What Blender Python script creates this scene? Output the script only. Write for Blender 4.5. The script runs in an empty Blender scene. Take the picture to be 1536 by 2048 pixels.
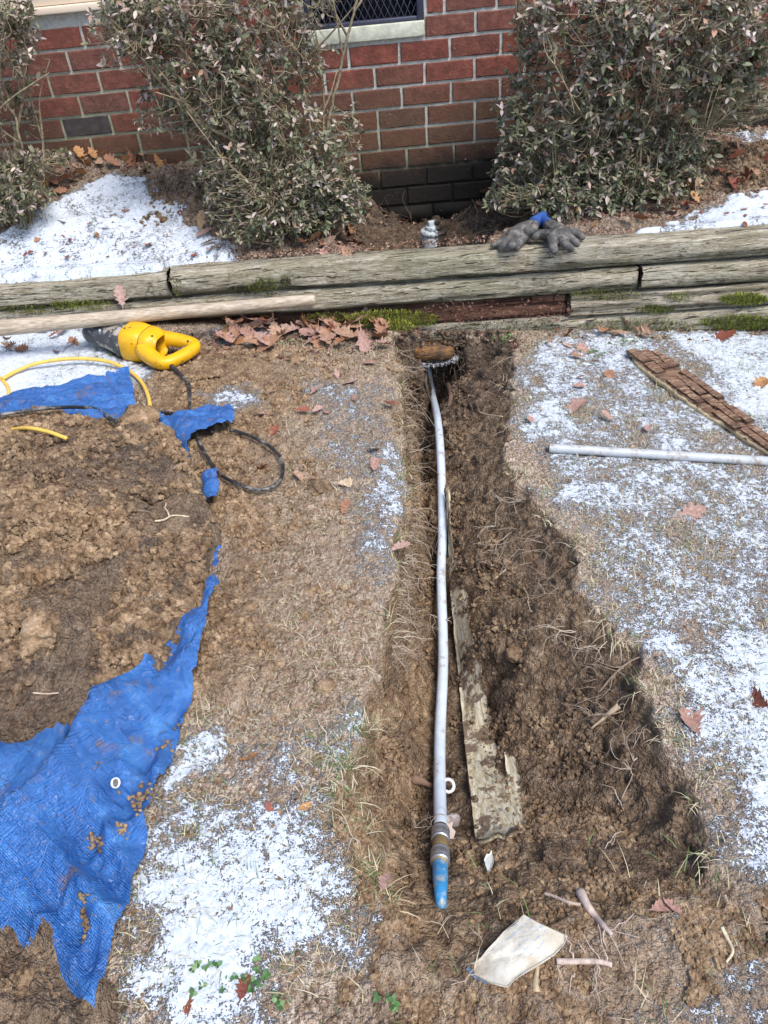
import bpy, bmesh, math, random
import numpy as np
from mathutils import Vector, Matrix, Euler

random.seed(7)
RNG = np.random.default_rng(7)
scene = bpy.context.scene
COL = scene.collection
R = math.radians

# ------------------------------------------------------------------ camera
CAM_P, CAM_R, CAM_F, CAM_H = R(38.409), R(5.826), 1550.0, 1.5
def ray(x, y):
    """Direction of the sight line through a point of the 1536 x 2048 photograph."""
    du, dv = x - 768.0, y - 1024.0
    u = (math.cos(CAM_R) * du - math.sin(CAM_R) * dv) / CAM_F
    v = (math.sin(CAM_R) * du + math.cos(CAM_R) * dv) / CAM_F
    return np.array([u, math.cos(CAM_P) - v * math.sin(CAM_P), -math.sin(CAM_P) - v * math.cos(CAM_P)])
_f = Vector(ray(768, 1024)).normalized()
_dn = Vector((0, -math.sin(CAM_P), -math.cos(CAM_P)))
_rt = Vector((1, 0, 0)) * math.cos(CAM_R) + _dn * math.sin(CAM_R)
_up = -(_dn * math.cos(CAM_R) - Vector((1, 0, 0)) * math.sin(CAM_R))
cam_d = bpy.data.cameras.new('camera'); cam = bpy.data.objects.new('camera', cam_d); COL.objects.link(cam)
_m = Matrix((_rt, _up, -_f)).transposed().to_4x4(); _m.translation = (0, 0, CAM_H)
cam.matrix_world = _m
cam_d.sensor_fit = 'VERTICAL'; cam_d.sensor_height = 36.0; cam_d.lens = 36.0 * CAM_F / 2048.0
cam_d.clip_start = 0.05; cam_d.clip_end = 500
scene.camera = cam

# ------------------------------------------------------------------ sky, sun, exposure
SUN_DIR = Vector((0.34, -0.42, 0.84)).normalized()
w = bpy.data.worlds.new('World'); scene.world = w; w.use_nodes = True
_nt = w.node_tree; _bg = _nt.nodes['Background']
_sky = _nt.nodes.new('ShaderNodeTexSky'); _sky.sky_type = 'NISHITA'; _sky.sun_disc = False
_sky.sun_elevation = math.asin(SUN_DIR.z); _sky.sun_rotation = math.atan2(SUN_DIR.x, SUN_DIR.y)
_sky.dust_density = 1.0; _sky.air_density = 1.0
_nt.links.new(_sky.outputs[0], _bg.inputs[0]); _bg.inputs[1].default_value = 0.13
sun_d = bpy.data.lights.new('sun', 'SUN'); sun = bpy.data.objects.new('sun', sun_d); COL.objects.link(sun)
sun_d.energy = 2.1; sun_d.angle = R(28); sun_d.color = (1.0, 0.95, 0.88)
sun.rotation_euler = SUN_DIR.to_track_quat('Z', 'Y').to_euler(); sun.location = (2, -2, 6)
vs = scene.view_settings
vs.view_transform = 'Standard'; vs.look = 'None'; vs.gamma = 1.0; vs.use_curve_mapping = False
vs.exposure = 1.02
scene.cycles.max_bounces = 6
scene.cycles.diffuse_bounces = 3

# ------------------------------------------------------------------ noise
def _hash(ix, iy, seed):
    h = (ix.astype(np.int64) * 374761393 + iy.astype(np.int64) * 668265263 + seed * 982451653) & 0xffffffff
    h = ((h ^ (h >> 13)) * 1274126177) & 0xffffffff
    return ((h ^ (h >> 16)) & 0xffffff) / float(0x1000000)
def vnoise(x, y, seed=0):
    x = np.asarray(x, float); y = np.asarray(y, float)
    ix = np.floor(x); iy = np.floor(y); fx = x - ix; fy = y - iy
    fx = fx * fx * (3 - 2 * fx); fy = fy * fy * (3 - 2 * fy)
    a = _hash(ix, iy, seed); b = _hash(ix + 1, iy, seed); c = _hash(ix, iy + 1, seed); d = _hash(ix + 1, iy + 1, seed)
    return (a + (b - a) * fx) * (1 - fy) + (c + (d - c) * fx) * fy
def fbm(x, y, seed=0, oct=4, gain=.5):
    s = 0; a = 1; t = 0
    for o in range(oct):
        s = s + a * vnoise(np.asarray(x) * 2 ** o + 13.7 * o, np.asarray(y) * 2 ** o - 7.1 * o, seed + o); t += a; a *= gain
    return s / t
def lumps(x, y, cell, seed=0, fill=.8):
    """Rounded crumbs, one per cell, of uneven size and height (0..1)."""
    X = np.asarray(x) / cell; Y = np.asarray(y) / cell
    ix = np.floor(X); iy = np.floor(Y); best = np.zeros_like(X)
    for dx in (-1, 0, 1):
        for dy in (-1, 0, 1):
            cx = ix + dx; cy = iy + dy
            px = cx + .1 + .8 * _hash(cx, cy, seed); py = cy + .1 + .8 * _hash(cx, cy, seed + 1)
            r = .28 + .5 * _hash(cx, cy, seed + 2); on = _hash(cx, cy, seed + 3) < fill
            el = .6 + .8 * _hash(cx, cy, seed + 4)
            d2 = ((X - px) ** 2 * el + (Y - py) ** 2 / el) / (r * r)
            v = np.where(on, np.sqrt(np.maximum(0, 1 - d2)) * r, 0)
            best = np.maximum(best, v)
    return best
def sstep(a, b, x):
    t = np.clip((np.asarray(x, float) - a) / (b - a), 0, 1); return t * t * (3 - 2 * t)

# ------------------------------------------------------------------ the lie of the land
LA, LB = 0.2125, -0.078            # the lawn falls a little towards the right
FY, FK = 2.75, -0.085              # front face of the timber edging: Y = FY + FK X
WY, WK = 3.572, math.tan(R(-2.217))  # brick face of the house
def yface(x): return FY + FK * np.asarray(x)
def ywall(x): return WY + WK * np.asarray(x)
def L(x, y, dz=0.0):
    """Point of the photograph laid on the lawn plane (dz above it)."""
    d = ray(x, y); t = (LA + dz - CAM_H) / (d[2] - LB * d[0]); return np.array([0, 0, CAM_H]) + t * d
def onplane(x, y, z):
    d = ray(x, y); t = (z - CAM_H) / d[2]; return np.array([0, 0, CAM_H]) + t * d
def onwall(x, y, off=0.0):
    d = ray(x, y); t = (WY - off) / (d[1] - WK * d[0]); return np.array([0, 0, CAM_H]) + t * d
def onface(x, y, off=0.0):
    d = ray(x, y); t = (FY - off) / (d[1] - FK * d[0]); return np.array([0, 0, CAM_H]) + t * d

class Field:
    """Signed distance (metres, + inside) to an outline on the ground, sampled from a coarse table."""
    X0, Y0, S, NX, NY = -2.4, 0.0, 0.0125, 390, 320
    def __init__(self, pts):
        P = np.array([p[:2] for p in pts]); gx = self.X0 + self.S * np.arange(self.NX); gy = self.Y0 + self.S * np.arange(self.NY)
        GX, GY = np.meshgrid(gx, gy); d = np.full(GX.shape, 1e9); ins = np.zeros(GX.shape, bool)
        for i in range(len(P)):
            a = P[i]; b = P[(i + 1) % len(P)]; e = b - a
            t = np.clip(((GX - a[0]) * e[0] + (GY - a[1]) * e[1]) / (e @ e + 1e-12), 0, 1)
            d = np.minimum(d, (GX - a[0] - t * e[0]) ** 2 + (GY - a[1] - t * e[1]) ** 2)
            c = ((a[1] > GY) != (b[1] > GY)) & (GX < e[0] * (GY - a[1]) / (e[1] + (1e-12 if e[1] >= 0 else -1e-12)) + a[0]); ins ^= c
        self.T = np.where(ins, 1, -1) * np.sqrt(d)
    def __call__(self, x, y):
        u = np.clip((np.asarray(x, float) - self.X0) / self.S, 0, self.NX - 1.001); v = np.clip((np.asarray(y, float) - self.Y0) / self.S, 0, self.NY - 1.001)
        i = u.astype(int); j = v.astype(int); a = u - i; b = v - j; T = self.T
        return (T[j, i] * (1 - a) + T[j, i + 1] * a) * (1 - b) + (T[j + 1, i] * (1 - a) + T[j + 1, i + 1] * a) * b
def LF(*pp): return Field([L(*p) for p in pp])

# trench rims, read off the photograph on the lawn plane
_rl = np.array([L(*p) for p in [(770, 2010), (800, 1885), (760, 1800), (738, 1740), (722, 1660), (700, 1570), (728, 1480), (748, 1400), (772, 1300), (780, 1220), (795, 1120), (815, 1020), (812, 950), (802, 880), (796, 800), (790, 740), (786, 690), (786, 600)]])
_rr = np.array([L(*p) for p in [(1400, 2010), (1440, 1800), (1418, 1740), (1400, 1660), (1378, 1560), (1310, 1470), (1292, 1370), (1262, 1290), (1210, 1225), (1160, 1185), (1150, 1100), (1098, 1040), (1058, 965), (1020, 920), (1012, 850), (1020, 760), (1034, 690), (1040, 600)]])
_rf = np.array([L(*p) for p in [(640, 1900), (760, 1850), (820, 1920), (880, 1950), (960, 1925), (1040, 1880), (1140, 1850), (1260, 1800), (1380, 1790), (1500, 1800)]])
def trench(x, y):
    """Depth of the trench below the lawn."""
    x = np.asarray(x, float); y = np.asarray(y, float)
    n = (fbm(x * 9, y * 9, 31, 4) - .5) * .085 + (vnoise(x * 45, y * 45, 33) - .5) * .018
    dl = x - np.interp(y, _rl[:, 1], _rl[:, 0]) + n
    dr = np.interp(y, _rr[:, 1], _rr[:, 0]) - x + n
    o = np.argsort(_rf[:, 0]); df = y - np.interp(x, _rf[o, 0], _rf[o, 1]) + n
    hole = sstep(.09, .03, np.abs(x - .285))
    db = yface(x) - .035 - y + .02 * n / .03 + .22 * hole
    near = sstep(1.25, .8, y)
    a = np.interp(dl, [-.01, .0, .012, .035, .065, .10], [0, .01, .10, .20, .30, .335]) * (1 - near) + np.interp(dl, [-.01, .0, .015, .05, .11], [0, .01, .08, .19, .285]) * near
    b1 = np.interp(dr, [-.01, 0, .015, .05, .11, .17, .23, .27, .31], [0, .008, .025, .05, .095, .135, .19, .26, .335])
    b2 = np.interp(dr, [-.01, 0, .02, .06, .12, .19, .26, .36, .46], [0, .008, .03, .07, .13, .19, .225, .25, .275])
    b = b1 * (1 - near) + b2 * near
    c = np.interp(df, [-.05, 0, .05, .15, .28, .42, .6], [0, .012, .04, .10, .18, .255, .335])
    e = np.interp(db, [0, .03, .09, .14], [0, .06, .22, .33])
    d = np.minimum(np.minimum(a, b), np.minimum(c, e))
    return d
PILE = LF((-420, 800), (-100, 830), (0, 848), (100, 838), (215, 852), (320, 846), (380, 895), (425, 955), (442, 1050), (440, 1150), (418, 1240), (385, 1350), (335, 1415), (240, 1478), (100, 1500), (0, 1516), (-300, 1540), (-600, 1200))
PILE2 = LF((-260, 1800), (0, 1852), (40, 1885), (48, 1950), (112, 1890), (125, 1960), (150, 2000), (183, 2046), (190, 2120), (-120, 2140))
LOOSE = LF((300, 745), (420, 690), (560, 690), (720, 720), (800, 700), (805, 860), (815, 1000), (790, 1130), (770, 1260), (740, 1400), (690, 1480), (560, 1440), (430, 1420), (330, 1420), (380, 1300), (440, 1180), (440, 1000), (380, 900), (300, 850))
TARP = LF((-420, 800), (0, 815), (60, 800), (180, 777), (262, 750), (278, 830), (362, 862), (468, 842), (480, 866), (452, 893), (385, 900), (395, 970), (400, 1060), (400, 1140), (400, 1200), (396, 1250), (400, 1290), (392, 1400), (345, 1540), (304, 1640), (296, 1700), (265, 1830), (210, 2010), (180, 2120), (-250, 2140), (-600, 1200))
STRIP = [LF((412, 978), (442, 978), (440, 1000), (437, 1030), (418, 1024)), LF((438, 1126), (449, 1126), (446, 1170), (437, 1166)), LF((440, 1196), (425, 1235), (400, 1300), (380, 1348), (398, 1360), (420, 1270), (444, 1200)), LF((360, 862), (468, 846), (478, 866), (456, 892), (410, 884), (362, 892))]
def lawn(x, y):
    x = np.asarray(x, float); y = np.asarray(y, float)
    z = LA + LB * np.clip(x, -2.6, 2.6)
    z = z + (fbm(x * 3.1, y * 3.1, 5, 3) - .5) * .02
    z = z + .018 * sstep(-.03, .06, LOOSE(x, y) + (fbm(x * 8, y * 8, 8, 3) - .5) * .1)
    return z
def ground(x, y): return lawn(x, y) - trench(x, y)
def pileh(x, y):
    n = (fbm(x * 7, y * 7, 41, 3) - .5)
    d = PILE(x, y) + n * .035
    h = np.where(d > 0, .045 * sstep(0, .05, d) + .10 * sstep(.02, .42, d) * (.75 + .9 * n) + .02 * n, d * .6)
    e = np.maximum.reduce([s(x, y) for s in STRIP])
    h = h - .06 * sstep(-.012, .006, e)
    return h
TOPZ = 0.4755
def _zw(x): return np.interp(x, [-1.6, -1.3, -.95, -.7, 0, .6, 1.7], [.78, .76, .69, .66, .585, .57, .60])
PITC = (.29, 3.28)
def bed(x, y):
    x = np.asarray(x, float); y = np.asarray(y, float)
    t = (y - yface(x) - .1) / (ywall(x) - yface(x) - .1)
    z = .467 + (_zw(x) - .467) * np.clip(t, 0, 1.1) ** 1.15 + (fbm(x * 5, y * 5, 51, 3) - .5) * .035 * sstep(0, .2, t)
    n = (fbm(x * 9, y * 9, 52, 3) - .5)
    r = np.sqrt(((x - PITC[0]) / .46) ** 2 + ((y - PITC[1]) / .50) ** 2) + n * .35
    z = z - (z - .325) * sstep(1.12, .55, r)
    # mounds of loose soil by the bushes
    for (mx, my, mr, mh) in MOUNDS: z = z + mh * np.exp(-(((x - mx) ** 2 + (y - my) ** 2) / mr ** 2))
    return z
MOUNDS = [(-.62, 3.36, .10, .05), (1.55, 3.15, .22, .07), (.95, 2.83, .10, .02)]
def hit(x, y, fn, lo=.8, hi=5.0, n=900):
    """First point where the sight line meets a height function."""
    d = ray(x, y); t = np.linspace(lo, hi, n); P = np.array([0, 0, CAM_H]) + t[:, None] * d
    under = P[:, 2] < fn(P[:, 0], P[:, 1]); i = int(np.argmax(under)) if under.any() else n - 1
    p = P[i].copy(); p[2] = float(fn(p[0:1], p[1:2])[0]); return p
def G(x, y, dz=0.0):
    p = hit(x, y, lambda a, b: ground(a, b) + dz); return p
def BD(x, y, dz=0.0): return hit(x, y, lambda a, b: bed(a, b) + dz, lo=2.4)
def PL(x, y, dz=0.0): return hit(x, y, lambda a, b: np.maximum(lawn(a, b) + np.maximum(pileh(a, b), 0), ground(a, b)) + dz)

# ------------------------------------------------------------------ mesh helpers
def tag(o, label=None, cat=None, group=None, kind=None):
    if label: o['label'] = label
    if cat: o['category'] = cat
    if group: o['group'] = group
    if kind: o['kind'] = kind
    return o
def link(name, me, mat=None, parent=None, smooth=True):
    o = bpy.data.objects.new(name, me); COL.objects.link(o)
    if mat is not None and len(me.materials) == 0: me.materials.append(mat)
    if parent is not None: o.parent = parent; o.location = -Vector(parent.location)
    if smooth: me.polygons.foreach_set('use_smooth', np.ones(len(me.polygons), bool))
    return o
def empty(name, loc):
    o = bpy.data.objects.new(name, None); COL.objects.link(o); o.location = Vector(loc); o.empty_display_size = .05
    return o
def mesh_np(name, V, F):
    """V: n x 3; F: list of (m x k) index arrays."""
    me = bpy.data.meshes.new(name); V = np.asarray(V, np.float32)
    me.vertices.add(len(V)); me.vertices.foreach_set('co', V.ravel())
    F = [np.asarray(f, np.int32) for f in F if len(f)]
    nl = sum(f.size for f in F); npoly = sum(len(f) for f in F)
    me.loops.add(nl); me.polygons.add(npoly)
    me.loops.foreach_set('vertex_index', np.concatenate([f.ravel() for f in F]))
    tot = np.concatenate([np.full(len(f), f.shape[1], np.int32) for f in F]); st = np.concatenate([[0], np.cumsum(tot)[:-1]]).astype(np.int32)
    me.polygons.foreach_set('loop_start', st); me.polygons.foreach_set('loop_total', tot)
    me.update(calc_edges=True); return me
def attr(me, name, vals):
    a = me.attributes.new(name, 'FLOAT', 'POINT'); a.data.foreach_set('value', np.asarray(vals, np.float32).ravel())
def grid_faces(nx, ny, keep=None):
    i = np.arange(ny - 1)[:, None] * nx + np.arange(nx - 1)[None, :]
    q = np.stack([i, i + 1, i + nx + 1, i + nx], -1)
    if keep is not None: q = q[keep]
    return q.reshape(-1, 4)
class MB:
    """Collects pieces of ONE part."""
    def __init__(s): s.V = []; s.Q = []; s.T = []; s.n = 0; s.A = []
    def add(s, V, Q=None, T=None, a=None):
        V = np.asarray(V, float).reshape(-1, 3)
        if Q is not None and len(Q): s.Q.append(np.asarray(Q) + s.n)
        if T is not None and len(T): s.T.append(np.asarray(T) + s.n)
        s.V.append(V); s.n += len(V)
        if a is not None: s.A.append(np.full(len(V), a) if np.isscalar(a) else np.asarray(a))
        return s
    def mesh(s, name):
        F = []
        if s.Q: F.append(np.concatenate(s.Q))
        if s.T: F.append(np.concatenate(s.T))
        me = mesh_np(name, np.concatenate(s.V), F)
        if s.A: attr(me, 'rnd', np.concatenate(s.A))
        return me
    def build(s, name, mat, parent=None, smooth=True): return link(name, s.mesh(name), mat, parent, smooth)
def _frames(P):
    P = np.asarray(P, float); T = np.gradient(P, axis=0); T /= np.linalg.norm(T, axis=1)[:, None] + 1e-12
    ref = np.array([0, 0, 1.0]) if abs(T[0][2]) < .9 else np.array([1.0, 0, 0])
    N = [];
    n = ref - T[0] * (ref @ T[0]); n /= np.linalg.norm(n)
    for t in T:
        n = n - t * (n @ t); n /= np.linalg.norm(n) + 1e-12; N.append(n)
    N = np.array(N); B = np.cross(T, N); return T, N, B
def tube(mb, P, r, n=8, ry=None, cap=True, a=None, power=2.0):
    """Sweep an (elliptic / boxy) section along the points P; r may vary."""
    P = np.asarray(P, float); m = len(P); T, N, B = _frames(P)
    r = np.broadcast_to(np.asarray(r, float), (m,)); ry = r if ry is None else np.broadcast_to(np.asarray(ry, float), (m,))
    th = np.arange(n) * 2 * math.pi / n; c = np.cos(th); s_ = np.sin(th)
    c = np.sign(c) * np.abs(c) ** (2 / power); s_ = np.sign(s_) * np.abs(s_) ** (2 / power)
    V = P[:, None, :] + N[:, None, :] * (c[None, :, None] * r[:, None, None]) + B[:, None, :] * (s_[None, :, None] * ry[:, None, None])
    V = V.reshape(-1, 3); i = np.arange(m - 1)[:, None] * n + np.arange(n)[None, :]; j = np.arange(m - 1)[:, None] * n + (np.arange(n)[None, :] + 1) % n
    Q = np.stack([i, i + n, j + n, j], -1).reshape(-1, 4); Tt = []
    if cap:
        V = np.concatenate([V, P[:1], P[-1:]]); k = np.arange(n)
        Tt = np.concatenate([np.stack([np.full(n, m * n), k, (k + 1) % n], -1), np.stack([np.full(n, m * n + 1), (m - 1) * n + (k + 1) % n, (m - 1) * n + k], -1)])
    mb.add(V, Q, Tt, a); return mb
def smoothpath(P, n=10):
    """Catmull-Rom through the points."""
    P = np.asarray(P, float); Q = np.concatenate([[2 * P[0] - P[1]], P, [2 * P[-1] - P[-2]]]); out = []
    for i in range(1, len(Q) - 2):
        a, b, c, d = Q[i - 1], Q[i], Q[i + 1], Q[i + 2]; t = np.linspace(0, 1, n, endpoint=False)[:, None]
        out.append(.5 * (2 * b + (c - a) * t + (2 * a - 5 * b + 4 * c - d) * t ** 2 + (3 * b - a - 3 * c + d) * t ** 3))
    out.append(P[-1:]); return np.concatenate(out)
def box(mb, lo, hi, M=None, bev=0.0):
    lo = np.array(lo, float); hi = np.array(hi, float)
    V = np.array([[x, y, z] for z in (lo[2], hi[2]) for y in (lo[1], hi[1]) for x in (lo[0], hi[0])])
    Q = [[0, 2, 3, 1], [4, 5, 7, 6], [0, 1, 5, 4], [2, 6, 7, 3], [0, 4, 6, 2], [1, 3, 7, 5]]
    if bev:
        bm = bmesh.new(); vs_ = [bm.verts.new(v) for v in V]
        for q in Q: bm.faces.new([vs_[k] for k in q])
        bmesh.ops.bevel(bm, geom=bm.edges[:], offset=bev, segments=2, affect='EDGES', profile=.5)
        bmesh.ops.triangulate(bm, faces=bm.faces[:]); bm.verts.index_update()
        V = np.array([v.co[:] for v in bm.verts]); Tt = [[v.index for v in f.verts] for f in bm.faces]; bm.free()
        if M is not None: V = V @ np.array(M)[:3, :3].T + np.array(M)[:3, 3]
        return mb.add(V, None, Tt)
    if M is not None: V = V @ np.array(M)[:3, :3].T + np.array(M)[:3, 3]
    return mb.add(V, Q)
_ICO = {}
def ico(sub):
    if sub not in _ICO:
        bm = bmesh.new(); bmesh.ops.create_icosphere(bm, subdivisions=sub, radius=1.0); bm.verts.index_update()
        _ICO[sub] = (np.array([v.co[:] for v in bm.verts]), np.array([[v.index for v in f.verts] for f in bm.faces])); bm.free()
    return _ICO[sub]
def rotz(a): c, s = math.cos(a), math.sin(a); return np.array([[c, -s, 0], [s, c, 0], [0, 0, 1.0]])
def rotm(ax, ay, az): return np.array(Euler((ax, ay, az)).to_matrix())
def clod(mb, p, r, sub=1, squash=.7, rough=.35, a=None):
    V, Tt = ico(sub); k = 1 + (RNG.random(len(V)) - .5) * 2 * rough
    V = V * k[:, None] * r * (np.array([1, 1, squash]) * (.75 + .5 * RNG.random(3))); V = V @ rotm(*(RNG.random(3) * 6.28 * np.array([.15, .15, 1]))).T
    mb.add(V + np.asarray(p), None, Tt, a)

# ------------------------------------------------------------------ node helpers
def newmat(name):
    m = bpy.data.materials.new(name); m.use_nodes = True; nt = m.node_tree
    return m, nt, nt.nodes['Principled BSDF']
def N(nt, typ, ins=None, out=0, **props):
    nd = nt.nodes.new('ShaderNode' + typ)
    for k, v in props.items(): setattr(nd, k, v)
    for k, v in (ins or {}).items():
        if isinstance(v, bpy.types.NodeSocket): nt.links.new(v, nd.inputs[k])
        else: nd.inputs[k].default_value = v
    return nd.outputs[out]
def ramp(nt, fac, stops, interp='LINEAR'):
    nd = nt.nodes.new('ShaderNodeValToRGB'); cr = nd.color_ramp; cr.interpolation = interp
    while len(cr.elements) < len(stops): cr.elements.new(.5)
    for e, (p, c) in zip(cr.elements, stops): e.position = p; e.color = (*c, 1) if len(c) == 3 else c
    nt.links.new(fac, nd.inputs[0]); return nd.outputs[0]
def math_(nt, op, a, b=0.0, clamp=False):
    return N(nt, 'Math', {0: a, 1: b}, operation=op, use_clamp=clamp)
def mixc(nt, f, a, b, mode='MIX'):
    nd = nt.nodes.new('ShaderNodeMix'); nd.data_type = 'RGBA'; nd.blend_type = mode
    for i, v in ((0, f), (6, a), (7, b)):
        if isinstance(v, bpy.types.NodeSocket): nt.links.new(v, nd.inputs[i])
        else: nd.inputs[i].default_value = v if i == 0 else ((*v, 1) if len(v) == 3 else v)
    return nd.outputs[2]
def noise(nt, vec, scale, detail=4, rough=.55, dist=0.0, out=0):
    return N(nt, 'TexNoise', {'Vector': vec, 'Scale': scale, 'Detail': detail, 'Roughness': rough, 'Distortion': dist}, out)
def maprange(nt, v, a, b, c=0.0, d=1.0, smooth=True):
    return N(nt, 'MapRange', {0: v, 1: a, 2: b, 3: c, 4: d}, interpolation_type='SMOOTHSTEP' if smooth else 'LINEAR')
def pos(nt): return N(nt, 'NewGeometry', out=0)
def att(nt, name): return N(nt, 'Attribute', attribute_name=name, out=2)
def orand(nt): return N(nt, 'ObjectInfo', out=5)
def objco(nt): return N(nt, 'TexCoord', out=3)
def bump(nt, bs, h, strength=.5, dist=.01, prev=None):
    ins = {'Strength': strength, 'Distance': dist, 'Height': h}
    if prev is not None: ins['Normal'] = prev
    o = N(nt, 'Bump', ins); nt.links.new(o, bs.inputs['Normal']); return o
def setb(nt, bs, **kw):
    for k, v in kw.items():
        k = k.replace('_', ' ')
        if isinstance(v, bpy.types.NodeSocket): nt.links.new(v, bs.inputs[k])
        else: bs.inputs[k].default_value = (*v, 1) if isinstance(v, tuple) and len(v) == 3 else v
# ------------------------------------------------------------------ materials of the ground
def soil_color(nt, P, dark):
    """Loamy subsoil: tan when dry, brown-black when moist or rich in humus; dark = 0..1 socket, carrying moisture and painted shade."""
    n1 = noise(nt, P, 4.5, 5, .6); n2 = noise(nt, P, 30, 5, .65); n3 = noise(nt, P, 160, 3, .6)
    k = math_(nt, 'ADD', math_(nt, 'MULTIPLY', n2, .62), math_(nt, 'MULTIPLY', n3, .38))
    dry = ramp(nt, k, [(.34, (.075, .044, .024)), (.44, (.205, .128, .071)), (.54, (.34, .228, .133)), (.66, (.53, .39, .255))])
    wet_shade = ramp(nt, k, [(.34, (.028, .019, .013)), (.45, (.080, .054, .037)), (.56, (.155, .108, .074)), (.68, (.28, .205, .148))])
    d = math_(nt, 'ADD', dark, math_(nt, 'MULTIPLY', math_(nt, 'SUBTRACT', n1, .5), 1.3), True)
    c = mixc(nt, d, dry, wet_shade)
    rust = maprange(nt, noise(nt, P, 9, 3, .5), .62, .72)
    return mixc(nt, math_(nt, 'MULTIPLY', rust, .18), c, (.28, .13, .05)), n3
def ground_material(name, litter=False):
    m, nt, bs = newmat(name); P = pos(nt)
    dark = att(nt, 'dark'); snow = att(nt, 'snow'); th = att(nt, 'thatch')
    c, n3 = soil_color(nt, P, dark)
    # dead grass and fine litter pressed into the surface
    tn = noise(nt, N(nt, 'Mapping', {0: P, 3: (1, .45, 1)}), 95, 4, .7, 1.5)
    tc = ramp(nt, tn, [(.36, (.10, .062, .040)), (.45, (.29, .20, .14)), (.54, (.50, .385, .29)), (.66, (.72, .62, .50))])
    rn = maprange(nt, noise(nt, P, 55, 3, .5), .60, .68)
    tc = mixc(nt, math_(nt, 'MULTIPLY', rn, .55), tc, (.24, .085, .06))
    tm = math_(nt, 'MULTIPLY', th, maprange(nt, noise(nt, P, 38, 4, .65), .30, .52))
    c = mixc(nt, tm, c, tc)
    # thin snow, holed by every crumb and blade
    sn = math_(nt, 'ADD', math_(nt, 'MULTIPLY', noise(nt, P, 75, 6, .80), 1.75), math_(nt, 'MULTIPLY', noise(nt, P, 300, 3, .6), .7))
    s = math_(nt, 'ADD', snow, math_(nt, 'SUBTRACT', sn, 1.24))
    f = maprange(nt, s, .40, .60)
    sc = ramp(nt, noise(nt, P, 120, 4, .6), [(.3, (.42, .465, .53)), (.5, (.555, .60, .66)), (.72, (.68, .72, .775))])
    fz = math_(nt, 'MULTIPLY', maprange(nt, s, .05, .42), .26); c = mixc(nt, fz, c, (.66, .57, .48))
    c2 = mixc(nt, f, c, sc)
    rg = maprange(nt, f, 0, 1, .95, .6)
    setb(nt, bs, Base_Color=c2, Roughness=rg, Specular_IOR_Level=.25)
    h = math_(nt, 'ADD', noise(nt, P, 210, 5, .7), math_(nt, 'MULTIPLY', f, .12))
    W = N(nt, 'VectorMath', {0: P, 1: N(nt, 'VectorMath', {0: noise(nt, P, 90, 2, .5, out=1), 3: .004}, operation='SCALE')}, operation='ADD')
    v1 = N(nt, 'TexVoronoi', {'Vector': W, 'Scale': 105.0}); v2 = N(nt, 'TexVoronoi', {'Vector': W, 'Scale': 260.0})
    gran = math_(nt, 'MULTIPLY', math_(nt, 'ADD', math_(nt, 'MULTIPLY', v1, -1.0), math_(nt, 'MULTIPLY', v2, -.5)), math_(nt, 'SUBTRACT', 1.0, f))
    b = bump(nt, bs, h, .45, .005); b = bump(nt, bs, gran, 1.0, .010, b); bump(nt, bs, noise(nt, P, 700, 2, .6), .5, .0015, b)
    return m
M_GROUND = ground_material('lawn_and_soil')
M_BED = ground_material('bed_soil')

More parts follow.
